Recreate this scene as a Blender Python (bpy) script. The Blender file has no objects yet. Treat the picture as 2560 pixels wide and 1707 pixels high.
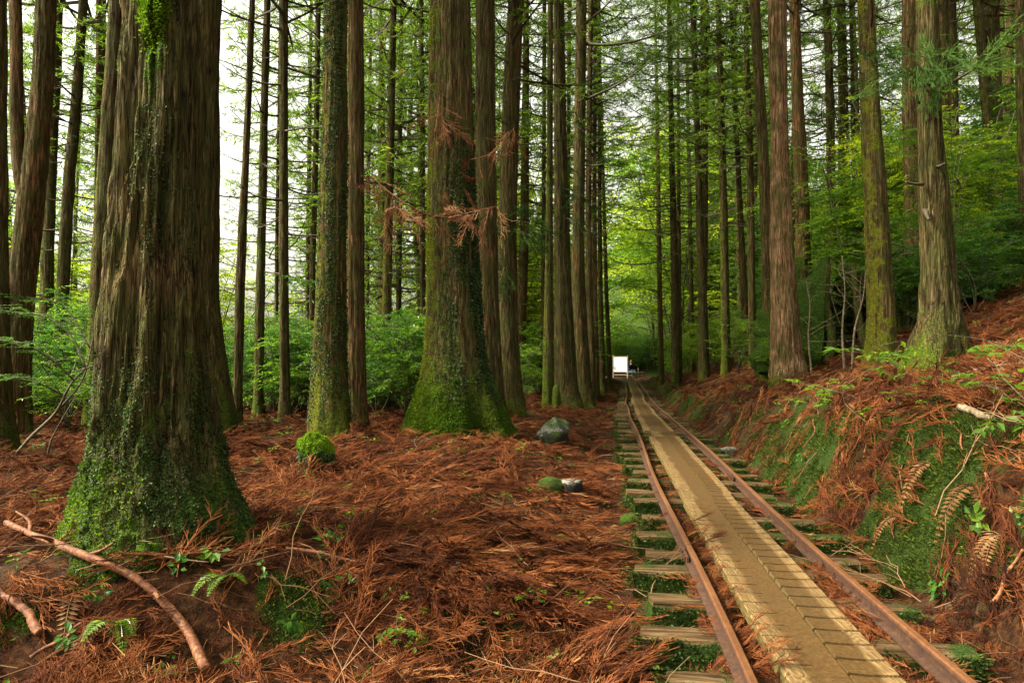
import bpy, math, random
import numpy as np
from mathutils import Vector, Matrix

# ------------------------------------------------------------------ camera, world, sun, exposure
SC = bpy.context.scene
COL = SC.collection
F, PCX, HZ = 1780.0, 1280.0, 892.0       # focal length, centre and horizon in photograph pixels (2560 wide)
HC = 1.286                                # camera height above the duff
cam = bpy.data.cameras.new('camera')
cam.sensor_width = 36.0
cam.lens = F / 2560.0 * 36.0
cam.shift_y = (HZ - 853.5) / 2560.0
cam.clip_start = 0.05
cam.clip_end = 1500.0
camo = bpy.data.objects.new('camera', cam)
camo.location = (0, 0, HC)
camo.rotation_euler = (math.radians(90), 0, 0)
COL.objects.link(camo)
SC.camera = camo

SUN_EL, SUN_AZ = math.radians(46), math.radians(-98)     # from the left
world = bpy.data.worlds.new('World')
SC.world = world
world.use_nodes = True
wn = world.node_tree.nodes
wl = world.node_tree.links
wn.clear()
sky = wn.new('ShaderNodeTexSky')
sky.sky_type = 'NISHITA'
sky.sun_disc = False
sky.sun_elevation = SUN_EL
sky.sun_rotation = SUN_AZ
sky.dust_density = 6.0
sky.air_density = 1.0
hs = wn.new('ShaderNodeHueSaturation')
hs.inputs['Saturation'].default_value = 0.22            # a white overcast
bg = wn.new('ShaderNodeBackground')
bg.inputs['Strength'].default_value = 0.075
wo = wn.new('ShaderNodeOutputWorld')
wl.new(sky.outputs[0], hs.inputs['Color'])
wm = wn.new('ShaderNodeMix'); wm.data_type = 'RGBA'; wm.blend_type = 'MULTIPLY'
wm.inputs[0].default_value = 1.0
wl.new(hs.outputs[0], wm.inputs[6]); wm.inputs[7].default_value = (1.0, .95, .80, 1)
wl.new(wm.outputs[2], bg.inputs['Color'])
wl.new(bg.outputs[0], wo.inputs['Surface'])

sl = bpy.data.lights.new('sun', 'SUN')
sl.energy = 1.5
sl.angle = math.radians(14)
sl.color = (1.0, 0.93, 0.76)
so = bpy.data.objects.new('sun', sl)
sd = Vector((math.sin(SUN_AZ) * math.cos(SUN_EL), math.cos(SUN_AZ) * math.cos(SUN_EL), math.sin(SUN_EL)))
so.rotation_euler = sd.to_track_quat('Z', 'Y').to_euler()
so.location = (-20, 10, 30)
COL.objects.link(so)

vs = SC.view_settings
vs.view_transform = 'Standard'
vs.look = 'None'
vs.gamma = 1.0
vs.exposure = 2.72
SC.render.engine = 'CYCLES'
cy = SC.cycles
cy.max_bounces = 5
cy.diffuse_bounces = 2
cy.glossy_bounces = 2
cy.transmission_bounces = 3
cy.transparent_max_bounces = 4
cy.caustics_reflective = False
cy.caustics_refractive = False
cy.sample_clamp_indirect = 6.0
cy.use_denoising = True

RNG = np.random.default_rng(7)
random.seed(7)

# ------------------------------------------------------------------ numeric helpers
def _hash(i, j, k, s):
    h = (i.astype(np.int64) * 374761393 + j.astype(np.int64) * 668265263 + k.astype(np.int64) * 1274126177 + s * 974711) & 0xFFFFFFFF
    h = ((h ^ (h >> 13)) * 1274126177) & 0xFFFFFFFF
    h = ((h ^ (h >> 16)) * 2246822519) & 0xFFFFFFFF
    return ((h ^ (h >> 15)) & 0xFFFFFF) / float(0xFFFFFF)

def vn(x, y, z=0.0, s=0):
    x, y, z = np.broadcast_arrays(np.asarray(x, float), np.asarray(y, float), np.asarray(z, float))
    i, j, k = np.floor(x), np.floor(y), np.floor(z)
    u, v, w = x - i, y - j, z - k
    u, v, w = u * u * (3 - 2 * u), v * v * (3 - 2 * v), w * w * (3 - 2 * w)
    r = 0
    for a in (0, 1):
        for b in (0, 1):
            for c in (0, 1):
                r = r + _hash(i + a, j + b, k + c, s) * (u if a else 1 - u) * (v if b else 1 - v) * (w if c else 1 - w)
    return r

def fbm(x, y, z=0.0, s=0, o=4):
    r, a, f, t = 0, 1.0, 1.0, 0
    for n in range(o):
        r = r + a * vn(np.asarray(x) * f, np.asarray(y) * f, np.asarray(z) * f, s + n * 17)
        t += a
        a *= .5
        f *= 2.03
    return r / t

def sst(a, b, x):
    t = np.clip((np.asarray(x, float) - a) / (b - a), 0, 1)
    return t * t * (3 - 2 * t)

def spline(xs, ys):
    xs, ys = np.array(xs, float), np.array(ys, float)
    m = np.gradient(ys, xs)
    def f(x):
        x = np.clip(np.asarray(x, float), xs[0], xs[-1])
        i = np.clip(np.searchsorted(xs, x) - 1, 0, len(xs) - 2)
        h = xs[i + 1] - xs[i]
        t = (x - xs[i]) / h
        return ((2 * t**3 - 3 * t**2 + 1) * ys[i] + (t**3 - 2 * t**2 + t) * h * m[i]
                + (-2 * t**3 + 3 * t**2) * ys[i + 1] + (t**3 - t**2) * h * m[i + 1])
    return f

# ------------------------------------------------------------------ the lie of the land
xc = spline([-10, 2.5, 8, 14.6, 22, 27.4, 36, 42, 45, 47.5, 50, 53, 58, 62, 300], [-.36, 1.222, 1.917, 2.80, 3.92, 4.80, 6.12, 7.05, 7.2, 6.8, 5.7, 3.7, 0, -3, -180])
zt = spline([-10, 6, 12, 16, 22, 30, 44, 49, 60, 300], [0, 0, 0, -.06, -.19, -.22, -.32, -.24, .1, 6])
bankh = spline([-10, 3, 5, 8, 12, 16, 25, 40, 300], [.95, .95, .92, .60, .46, .38, .32, .28, .3])
LT = np.array([-400, -60, -30, -14, -6, -3, -1.9, -1.25, -.88, -.48, -.40])
LZ = np.array([-2.0, -1.2, -.3, .08, .12, .17, .10, -.05, -.11, -.105, .0])

xg = spline([-10, 2.5, 8, 14.6, 22, 27.4, 36, 42, 46, 60, 300], [-.36, 1.222, 1.917, 2.80, 3.92, 4.80, 6.12, 7.05, 7.6, 8.2, 8.5])
def track_t(x, y):
    return x - xg(y)

def ground_h(x, y, fine=True):
    x, y = np.asarray(x, float), np.asarray(y, float)
    t = track_t(x, y)
    zl = np.interp(t, LT, LZ) * (1 - .9 * sst(42, 46, y) * sst(-9, -6, t))
    H = bankh(y)
    k = sst(.78, 1.34, t)
    zr = -.035 + (H + .035) * k + np.maximum(t - 1.42, 0) * .38 + np.maximum(t - 7, 0) * .12
    zr = zr * (1 - sst(43, 47, y) * sst(57, 53, y) * sst(6, 4.0, t)) 
    zr = np.where(t > 45, zr - (t - 45) * .3, zr)
    z = np.where(t < 0, zl, zr)
    z = np.where(np.abs(t) < .40, .0, z)
    z = np.where((t > .40) & (t < .80), -.035, z)
    z = z + zt(y)
    z = z - .14 * np.maximum(0, y - 17) * sst(2.0, 12.0, -t) * (1 - sst(60, 110, y) * .6)
    z = z + .10 * np.maximum(0, y - 56) * sst(-3, 6, t)
    # the moss edge of the low bank in front of the big cedar
    z = z - .42 * sst(3.95, 3.40, y + .18 * np.sin(x * 2.3 + .6)) * sst(.45, -.2, x)
    if fine:
        a = sst(.5, 1.0, np.abs(t))
        z = z + a * (.16 * (fbm(x * .8, y * .8, 0, 3, 3) - .5) + .07 * (fbm(x * 4.2, y * 4.2, 0, 9, 3) - .5))
        z = z + .03 * (1 - a) * (fbm(x * 5, y * 5, 0, 5, 2) - .5)
        bk = k * sst(2.6, 1.3, t)
        z = z + bk * (.42 * (fbm(x * 2.2, y * 2.2, 0, 31, 3) - .5) + .12 * (fbm(x * 9, y * 9, 0, 37, 2) - .5))
    return z

def ground_n(x, y, e=.05):
    dx = (ground_h(x + e, y) - ground_h(x - e, y)) / (2 * e)
    dy = (ground_h(x, y + e) - ground_h(x, y - e)) / (2 * e)
    n = np.stack([-dx, -dy, np.ones_like(dx)], -1)
    return n / np.linalg.norm(n, axis=-1, keepdims=True)

_YS = np.concatenate([np.arange(1.4, 12, .01), np.arange(12, 120, .06)])
def hit(px, py):
    """where the view ray through a photograph pixel meets the ground"""
    X = (px - PCX) / F * _YS
    Z = HC - (py - HZ) / F * _YS
    below = np.nonzero(Z <= ground_h(X, _YS))[0]
    i = below[0] if len(below) else len(_YS) - 1
    return float(X[i]), float(_YS[i]), float(Z[i])

def at(px, py, Y):
    return ((px - PCX) / F * Y, Y, HC - (py - HZ) / F * Y)

# ------------------------------------------------------------------ object helpers
def np_mesh(name, V, faces, mats=(), attrs=None, smooth=True, midx=None):
    """V (n,3); faces: array (m,3) or (m,4), or a list of such arrays"""
    if not isinstance(faces, (list, tuple)):
        faces = [faces]
    faces = [np.asarray(f, np.int32) for f in faces if len(f)]
    me = bpy.data.meshes.new(name)
    V = np.asarray(V, np.float32)
    me.vertices.add(len(V))
    me.vertices.foreach_set('co', V.ravel())
    nl = sum(f.size for f in faces)
    nf = sum(len(f) for f in faces)
    me.loops.add(nl)
    me.polygons.add(nf)
    me.loops.foreach_set('vertex_index', np.concatenate([f.ravel() for f in faces]))
    tot = np.concatenate([np.full(len(f), f.shape[1], np.int32) for f in faces])
    st = np.concatenate([[0], np.cumsum(tot)[:-1]]).astype(np.int32)
    me.polygons.foreach_set('loop_start', st)
    me.polygons.foreach_set('loop_total', tot)
    me.polygons.foreach_set('use_smooth', np.full(nf, smooth, bool))
    for m in mats:
        me.materials.append(m)
    if midx is not None:
        me.polygons.foreach_set('material_index', np.asarray(midx, np.int32))
    for k, a in (attrs or {}).items():
        at_ = me.attributes.new(k, 'FLOAT', 'POINT')
        at_.data.foreach_set('value', np.asarray(a, np.float32))
    me.update()
    me.validate()
    return me

def link(name, data, parent=None, loc=(0, 0, 0), rot=(0, 0, 0), scale=(1, 1, 1), **props):
    o = bpy.data.objects.new(name, data)
    COL.objects.link(o)
    o.location = loc
    o.rotation_euler = rot
    o.scale = scale if hasattr(scale, '__len__') else (scale,) * 3
    if parent is not None:
        o.parent = parent
    for k, v in props.items():
        if v:
            o[k] = v
    return o

class MB:
    """collects pieces into one mesh"""
    def __init__(self):
        self.V, self.Q, self.T, self.n, self.A, self.mq, self.mt = [], [], [], 0, {}, [], []
    def add(self, V, Q=None, T=None, mat=0, **attrs):
        V = np.asarray(V, float)
        if Q is not None and len(Q):
            self.Q.append(np.asarray(Q) + self.n)
            self.mq.append(np.full(len(Q), mat))
        if T is not None and len(T):
            self.T.append(np.asarray(T) + self.n)
            self.mt.append(np.full(len(T), mat))
        for k, a in attrs.items():
            self.A.setdefault(k, []).append((self.n, np.broadcast_to(np.asarray(a, float), (len(V),))))
        self.V.append(V)
        self.n += len(V)
    def mesh(self, name, mats=(), smooth=True):
        V = np.concatenate(self.V)
        fs, mi = [], []
        if self.Q:
            fs.append(np.concatenate(self.Q)); mi += self.mq
        if self.T:
            fs.append(np.concatenate(self.T)); mi += self.mt
        at_ = {}
        for k, l in self.A.items():
            a = np.zeros(len(V))
            for s, v in l:
                a[s:s + len(v)] = v
            at_[k] = a
        return np_mesh(name, V, fs, mats, at_, smooth, np.concatenate(mi))

def tube(pts, rad, n=5, cap=True, wob=0.0, seed=0):
    """tube along a polyline; returns V, Q, T"""
    P = np.asarray(pts, float)
    R = np.broadcast_to(np.asarray(rad, float), (len(P),))
    d = np.gradient(P, axis=0)
    d /= np.linalg.norm(d, axis=1, keepdims=True) + 1e-9
    up = np.array([0, 0, 1.0]) if abs(d[:, 2]).mean() < .8 else np.array([1.0, 0, 0])
    a = np.cross(d, up)
    a /= np.linalg.norm(a, axis=1, keepdims=True) + 1e-9
    b = np.cross(a, d)
    th = np.arange(n) * 2 * np.pi / n
    ring = a[:, None] * np.cos(th)[None, :, None] + b[:, None] * np.sin(th)[None, :, None]
    rr = R[:, None]
    if wob:
        rr = rr * (1 + wob * (vn(np.arange(len(P))[:, None] * .7 + seed, np.cos(th)[None] * 1.5 + 5, np.sin(th)[None] * 1.5 + 5, seed) - .5) * 2)
    V = (P[:, None] + ring * rr[..., None]).reshape(-1, 3)
    i = np.arange(len(P) - 1)[:, None] * n
    j = np.arange(n)[None]
    Q = np.stack([i + j, i + (j + 1) % n, i + n + (j + 1) % n, i + n + j], -1).reshape(-1, 4)
    T = np.zeros((0, 3), int)
    if cap:
        V = np.vstack([V, P[0], P[-1]])
        c0, c1, l = len(V) - 2, len(V) - 1, (len(P) - 1) * n
        T = np.array([[c0, (k + 1) % n, k] for k in range(n)] + [[c1, l + k, l + (k + 1) % n] for k in range(n)])
    return V, Q, T

def smooth_path(pts, n):
    pts = np.asarray(pts, float)
    s = np.concatenate([[0], np.cumsum(np.linalg.norm(np.diff(pts, axis=0), axis=1))])
    u = np.linspace(0, s[-1], n)
    return np.stack([spline(s, pts[:, k])(u) for k in range(pts.shape[1])], -1)

def nrm(v):
    return v / (np.linalg.norm(v, axis=-1, keepdims=True) + 1e-9)

def leaves(P, D, N, L, W, fold=.18, tint=None, rng=RNG):
    """leaf cards folded along the midrib: P base, D direction, N face normal"""
    n = len(P)
    D = nrm(D)
    S = nrm(np.cross(D, N))
    N = np.cross(S, D)
    L = np.broadcast_to(np.asarray(L, float), (n,))[:, None]
    W = np.broadcast_to(np.asarray(W, float), (n,))[:, None]
    mid = P + D * L * .45 + N * W * fold
    V = np.stack([P, mid + S * W * .5, P + D * L - N * L * .12, mid - S * W * .5], 1)
    c = P + D * L * .5
    V = V.reshape(-1, 3)
    b = np.arange(n)[:, None] * 4
    T = np.concatenate([b + np.array([[0, 1, 2]]), b + np.array([[0, 2, 3]])])
    if tint is None:
        tint = rng.random(n)
    return V, T, np.repeat(tint, 4)

def blades(P, D, L, W, tint=None, rng=RNG):
    """straight narrow strips with a random facing, tapering to the tip"""
    n = len(P)
    D = nrm(D)
    S = nrm(np.cross(D, rng.normal(size=(n, 3))))
    L = np.broadcast_to(np.asarray(L, float), (n,))[:, None]
    W = np.broadcast_to(np.asarray(W, float), (n,))[:, None]
    V = np.stack([P - S * W * .3, P + S * W * .3, P + D * L * .6 + S * W * .5 , P + D * L, P + D * L * .6 - S * W * .5], 1).reshape(-1, 3)
    b = np.arange(n)[:, None] * 5
    T = np.concatenate([b + np.array([[0, 1, 2]]), b + np.array([[0, 2, 4]]), b + np.array([[4, 2, 3]])])
    if tint is None:
        tint = rng.random(n)
    return V, T, np.repeat(tint, 5)

# ------------------------------------------------------------------ materials
class NT:
    def __init__(self, name):
        self.m = bpy.data.materials.new(name)
        self.m.use_nodes = True
        self.t = self.m.node_tree
        self.t.nodes.clear()
    def n(self, typ, **kw):
        nd = self.t.nodes.new(typ)
        for k, v in kw.items():
            if k in nd.inputs:
                self.put(nd.inputs[k], v)
            else:
                setattr(nd, k, v)
        return nd
    def put(self, sock, v):
        if hasattr(v, 'outputs'):
            v = v.outputs[0]
        if hasattr(v, 'is_linked'):
            self.t.links.new(v, sock)
        else:
            sock.default_value = v
    def math(self, op, a, b=0.0, c=0.0, clamp=False):
        nd = self.t.nodes.new('ShaderNodeMath')
        nd.operation = op
        nd.use_clamp = clamp
        for i, v in enumerate((a, b, c)):
            self.put(nd.inputs[i], v)
        return nd.outputs[0]
    def mix(self, f, a, b):
        nd = self.t.nodes.new('ShaderNodeMix')
        nd.data_type = 'RGBA'
        self.put(nd.inputs[0], f)
        self.put(nd.inputs[6], a if hasattr(a, 'is_linked') or hasattr(a, 'outputs') else (*a, 1))
        self.put(nd.inputs[7], b if hasattr(b, 'is_linked') or hasattr(b, 'outputs') else (*b, 1))
        return nd.outputs[2]
    def ramp(self, f, stops):
        nd = self.t.nodes.new('ShaderNodeValToRGB')
        self.put(nd.inputs[0], f)
        e = nd.color_ramp.elements
        while len(e) < len(stops):
            e.new(.5)
        for k, (p, c) in enumerate(stops):
            e[k].position = p
            e[k].color = (*c, 1) if len(c) == 3 else c
        return nd.outputs[0]
    def range(self, v, a, b, c=0.0, d=1.0):
        nd = self.t.nodes.new('ShaderNodeMapRange')
        for i, q in enumerate((v, a, b, c, d)):
            self.put(nd.inputs[i], q)
        return nd.outputs[0]
    def coords(self, scale=(1, 1, 1), rand=True, which='Object'):
        tc = self.t.nodes.new('ShaderNodeTexCoord')
        v = tc.outputs[which]
        if rand:
            oi = self.t.nodes.new('ShaderNodeObjectInfo')
            r = self.math('MULTIPLY', oi.outputs['Random'], 37.0)
            ad = self.t.nodes.new('ShaderNodeVectorMath')
            ad.operation = 'ADD'
            self.put(ad.inputs[0], v)
            self.put(ad.inputs[1], r)
            v = ad.outputs[0]
        mp = self.t.nodes.new('ShaderNodeVectorMath')
        mp.operation = 'MULTIPLY'
        self.put(mp.inputs[0], v)
        mp.inputs[1].default_value = scale
        return mp.outputs[0]
    def noise(self, vec, scale=1.0, detail=4.0, rough=.55, dist=0.0):
        nd = self.t.nodes.new('ShaderNodeTexNoise')
        self.put(nd.inputs['Vector'], vec)
        nd.inputs['Scale'].default_value = scale
        nd.inputs['Detail'].default_value = detail
        nd.inputs['Roughness'].default_value = rough
        nd.inputs['Distortion'].default_value = dist
        return nd.outputs[0]
    def attr(self, name):
        nd = self.t.nodes.new('ShaderNodeAttribute')
        nd.attribute_name = name
        return nd.outputs['Fac']
    def bump(self, h, dist=.01, strength=1.0, prev=None):
        nd = self.t.nodes.new('ShaderNodeBump')
        nd.inputs['Distance'].default_value = dist
        nd.inputs['Strength'].default_value = strength
        self.put(nd.inputs['Height'], h)
        if prev is not None:
            self.put(nd.inputs['Normal'], prev)
        return nd.outputs[0]
    def bsdf(self, col, rough=.8, normal=None, spec=.3, metal=0.0):
        nd = self.t.nodes.new('ShaderNodeBsdfPrincipled')
        self.put(nd.inputs['Base Color'], col if hasattr(col, 'is_linked') else (*col, 1))
        self.put(nd.inputs['Roughness'], rough)
        nd.inputs['Specular IOR Level'].default_value = spec
        nd.inputs['Metallic'].default_value = metal
        if normal is not None:
            self.put(nd.inputs['Normal'], normal)
        return nd.outputs[0]
    def out(self, sh):
        o = self.t.nodes.new('ShaderNodeOutputMaterial')
        self.put(o.inputs['Surface'], sh)
        return self.m

def mat_bark():
    k = NT('bark')
    vw = k.coords((1, 1, 1))
    vs_ = k.coords((1, 1, .09))
    fib = k.noise(vs_, 26, 4, .68)
    big = k.noise(k.coords((1, 1, .35)), 3.0, 3, .5)
    grn = k.noise(vw, 38, 3, .6)
    red = k.attr('red')
    gray = k.ramp(fib, [(.32, (.014, .010, .004)), (.47, (.055, .041, .015)), (.60, (.120, .091, .036)), (.74, (.25, .20, .092))])
    rust = k.ramp(fib, [(.32, (.042, .017, .007)), (.46, (.135, .060, .024)), (.58, (.27, .135, .060)), (.72, (.46, .29, .155))])
    f2 = k.noise(k.coords((1, 1, .055)), 44, 2, .5)
    crack = k.range(k.math('ABSOLUTE', k.math('SUBTRACT', f2, .5)), .0, .055)
    rf = k.math('ADD', red, k.range(big, .35, .7, -.42, .28), clamp=True)
    bark = k.mix(rf, gray, rust)
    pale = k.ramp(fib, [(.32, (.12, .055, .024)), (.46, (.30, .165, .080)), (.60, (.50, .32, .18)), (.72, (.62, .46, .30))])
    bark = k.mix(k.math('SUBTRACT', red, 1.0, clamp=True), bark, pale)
    bark = k.mix(k.math('MULTIPLY', k.math('SUBTRACT', 1.0, crack), .75), bark, (.016, .010, .005))  # fissures darkened: partly the bark's own tone, partly crevice shade painted in
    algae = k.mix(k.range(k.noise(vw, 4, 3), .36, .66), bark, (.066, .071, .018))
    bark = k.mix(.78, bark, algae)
    mo = k.attr('moss')
    mn = k.noise(vw, 7.0, 4, .62)
    mm = k.math('ADD', mo, k.math('MULTIPLY', k.math('SUBTRACT', mn, .5), 1.5))
    mf = k.range(mm, .40, .62)
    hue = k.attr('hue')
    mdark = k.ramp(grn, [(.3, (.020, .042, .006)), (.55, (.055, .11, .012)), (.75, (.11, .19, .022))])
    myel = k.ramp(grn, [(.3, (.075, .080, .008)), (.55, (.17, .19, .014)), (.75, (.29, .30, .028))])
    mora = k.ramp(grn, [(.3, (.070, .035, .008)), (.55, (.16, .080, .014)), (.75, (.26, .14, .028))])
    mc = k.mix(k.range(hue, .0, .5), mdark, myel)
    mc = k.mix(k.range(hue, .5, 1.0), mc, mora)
    col = k.mix(mf, bark, mc)
    h = k.math('ADD', fib, k.math('MULTIPLY', crack, .35))
    mh = k.math('MULTIPLY', k.noise(vw, 60, 2, .7), 1.2)
    hh = k.math('ADD', k.math('MULTIPLY', h, k.math('SUBTRACT', 1.0, k.math('MULTIPLY', mf, .6))), k.math('MULTIPLY', mh, mf))
    nb = k.bump(hh, .06, 1.0)
    return k.out(k.bsdf(col, .92, nb, .08))

def mat_leaf(name, stops, trans=.45, rough=.42, gloss=.10, bright=2.3):
    k = NT(name)
    t = k.attr('tint')
    oi = k.t.nodes.new('ShaderNodeObjectInfo')
    f = k.math('ADD', k.math('MULTIPLY', t, .8), k.math('MULTIPLY', oi.outputs['Random'], .2))
    c = k.ramp(f, stops)
    df = k.n('ShaderNodeBsdfDiffuse', Color=c)
    tl = k.n('ShaderNodeBsdfTranslucent')
    g = k.t.nodes.new('ShaderNodeVectorMath'); g.operation = 'MULTIPLY'
    k.put(g.inputs[0], c); g.inputs[1].default_value = (bright, bright * 1.05, bright * .5)
    k.put(tl.inputs['Color'], g.outputs[0])
    m1 = k.n('ShaderNodeMixShader'); m1.inputs[0].default_value = trans
    k.put(m1.inputs[1], df.outputs[0]); k.put(m1.inputs[2], tl.outputs[0])
    gl = k.n('ShaderNodeBsdfGlossy'); gl.inputs['Roughness'].default_value = rough
    gl.inputs['Color'].default_value = (.75, .8, .7, 1)
    fr = k.n('ShaderNodeFresnel'); fr.inputs['IOR'].default_value = 1.4
    m2 = k.n('ShaderNodeMixShader')
    k.put(m2.inputs[0], k.math('ADD', k.math('MULTIPLY', fr.outputs[0], gloss * 6), gloss * .15, clamp=True))
    k.put(m2.inputs[1], m1.outputs[0]); k.put(m2.inputs[2], gl.outputs[0])
    return k.out(m2.outputs[0])

def mat_litter(name, stops):
    k = NT(name)
    t = k.attr('tint')
    oi = k.t.nodes.new('ShaderNodeObjectInfo')
    pn_ = k.noise(oi.outputs['Location'], 1.1, 3, .6)
    f = k.math('ADD', k.math('MULTIPLY', t, .40), k.math('MULTIPLY', oi.outputs['Random'], .50))
    f = k.math('ADD', f, k.math('MULTIPLY', k.math('SUBTRACT', pn_, .47), 1.3), clamp=True)
    c = k.ramp(f, stops)
    return k.out(k.bsdf(c, .85, None, .06))

def mat_ground():
    k = NT('forest_floor')
    v = k.coords((1, 1, 1), rand=False)
    a = k.noise(v, 1.3, 4)
    b = k.noise(v, 22, 5, .65)
    c = k.noise(v, 110, 3, .6)
    duff = k.ramp(b, [(.28, (.008, .005, .003)), (.5, (.034, .015, .007)), (.66, (.075, .031, .012)), (.8, (.14, .070, .032))])
    soil = k.ramp(b, [(.3, (.030, .020, .012)), (.6, (.085, .058, .033)), (.8, (.20, .16, .10))])
    col = k.mix(k.range(a, .52, .68), duff, soil)
    mo = k.attr('moss')
    mm = k.math('ADD', mo, k.math('MULTIPLY', k.math('SUBTRACT', k.noise(v, 4.5, 5, .6), .5), 1.6))
    mf = k.range(mm, .42, .62)
    mc = k.ramp(c, [(.3, (.009, .016, .004)), (.55, (.025, .042, .008)), (.75, (.055, .080, .013))])
    col = k.mix(mf, col, mc)
    h = k.math('ADD', b, k.math('MULTIPLY', c, .5))
    return k.out(k.bsdf(col, .95, k.bump(h, .03, .9), .04))

def mat_wood(name='weathered_plank'):
    k = NT(name)
    v = k.coords((1, 1, 1))
    vl = k.coords((1, .06, 1))
    warp = k.noise(k.coords((1, .25, 1)), 7, 2)
    nd = k.t.nodes.new('ShaderNodeTexWave')
    nd.wave_type = 'BANDS'; nd.bands_direction = 'X'
    nd.inputs['Scale'].default_value = 26
    nd.inputs['Distortion'].default_value = 0
    off = k.t.nodes.new('ShaderNodeVectorMath'); off.operation = 'ADD'
    cmb = k.t.nodes.new('ShaderNodeCombineXYZ')
    k.put(cmb.inputs[0], k.math('MULTIPLY', warp, .30))
    k.put(off.inputs[0], vl); k.put(off.inputs[1], cmb.outputs[0])
    k.put(nd.inputs['Vector'], off.outputs[0])
    grain = k.math('ADD', k.math('MULTIPLY', nd.outputs['Fac'], .14), k.math('MULTIPLY', k.noise(vl, 130, 4, .7), .86))
    pale = k.ramp(grain, [(.28, (.038, .021, .008)), (.45, (.125, .074, .027)), (.68, (.27, .18, .078))])
    dust = k.ramp(k.noise(v, 60, 4, .7), [(.3, (.040, .021, .006)), (.55, (.076, .041, .011)), (.8, (.12, .069, .022))])
    w = k.attr('wear')
    wf = k.range(k.math('ADD', w, k.math('MULTIPLY', k.math('SUBTRACT', k.noise(k.coords((1, .22, 1)), 16, 4, .65), .5), 1.1)), .35, .68)
    col = k.mix(wf, pale, dust)
    tn = k.noise(v, 2.2, 3)
    col = k.mix(k.range(tn, .4, .75, 0, .35), col, (.055, .038, .018))
    gm = k.attr('green')
    col = k.mix(k.math('MULTIPLY', gm, k.range(k.noise(v, 14, 4), .35, .6)), col, (.055, .085, .018))
    h = k.math('ADD', k.math('MULTIPLY', grain, k.math('SUBTRACT', 1.0, k.math('MULTIPLY', wf, .7))), k.math('MULTIPLY', k.noise(v, 140, 2), .25))
    return k.out(k.bsdf(col, k.range(wf, 0, 1, .62, .8), k.bump(h, .006, .8), .15))

def mat_sleeper():
    k = NT('sleeper_timber')
    v = k.coords((1, 1, 1))
    g = k.noise(k.coords((.06, 1, 1)), 60, 4, .6)
    wood = k.ramp(g, [(.3, (.020, .012, .006)), (.5, (.070, .043, .019)), (.7, (.16, .105, .050))])
    mo = k.attr('moss')
    mf = k.range(k.math('ADD', mo, k.math('MULTIPLY', k.math('SUBTRACT', k.noise(v, 9, 4, .6), .5), 1.3)), .40, .60)
    mc = k.ramp(k.noise(v, 90, 3, .7), [(.3, (.012, .022, .005)), (.55, (.030, .056, .010)), (.75, (.07, .115, .018))])
    col = k.mix(mf, wood, mc)
    hh = k.math('ADD', g, k.math('MULTIPLY', k.noise(v, 70, 3, .7), mf))
    return k.out(k.bsdf(col, .9, k.bump(hh, .02, .9), .06))

def mat_rust():
    k = NT('rusty_steel')
    v = k.coords((1, 1, 1), rand=False)
    a = k.noise(v, 30, 5, .65)
    b = k.noise(k.coords((1, .12, 1), rand=False), 9, 3)
    w = k.attr('wear')
    dark = k.ramp(a, [(.3, (.020, .010, .006)), (.55, (.055, .023, .010)), (.8, (.11, .050, .020))])
    lite = k.ramp(k.math('ADD', k.math('MULTIPLY', a, .5), k.math('MULTIPLY', b, .5)), [(.3, (.070, .025, .008)), (.5, (.120, .045, .013)), (.7, (.19, .082, .029))])
    col = k.mix(w, dark, lite)
    return k.out(k.bsdf(col, k.range(w, 0, 1, .85, .62), k.bump(a, .004, .7), .4, .15))

def mat_rock():
    k = NT('lichen_rock')
    v = k.coords((1, 1, 1))
    a = k.noise(v, 9, 6, .65)
    b = k.noise(v, 45, 4, .7)
    base = k.ramp(b, [(.3, (.010, .011, .007)), (.5, (.034, .035, .025)), (.72, (.10, .10, .078))])
    lich = k.ramp(b, [(.3, (.09, .09, .07)), (.65, (.33, .33, .27))])
    gn = k.n('ShaderNodeNewGeometry')
    sx_ = k.n('ShaderNodeSeparateXYZ'); k.put(sx_.inputs[0], gn.outputs['Normal'])
    lf = k.math('ADD', a, k.math('MULTIPLY', k.math('SUBTRACT', sx_.outputs[2], k.math('MULTIPLY', sx_.outputs[0], .5)), .15))
    col = k.mix(k.range(lf, .57, .68), base, lich)
    mo = k.attr('moss')
    mf = k.range(k.math('ADD', mo, k.math('MULTIPLY', k.math('SUBTRACT', k.noise(v, 12, 4), .5), 1.4)), .42, .6)
    mc = k.ramp(b, [(.3, (.02, .042, .008)), (.7, (.09, .16, .022))])
    col = k.mix(mf, col, mc)
    return k.out(k.bsdf(col, .85, k.bump(k.math('ADD', a, b), .02, .8), .25))

def mat_plain(name, col, rough=.7, spec=.3, var=.25, scale=12):
    k = NT(name)
    n = k.noise(k.coords((1, 1, 1)), scale, 4, .6)
    c0 = tuple(c * (1 - var) for c in col)
    c1 = tuple(min(1, c * (1 + var)) for c in col)
    return k.out(k.bsdf(k.ramp(n, [(.3, c0), (.7, c1)]), rough, k.bump(n, .004, .5), spec))

def mat_branch(name, stops, scale=30):
    k = NT(name)
    n = k.noise(k.coords((1, 1, 1)), scale, 5, .65, .5)
    return k.out(k.bsdf(k.ramp(n, stops), .7, k.bump(n, .006, .8), .3))

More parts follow.
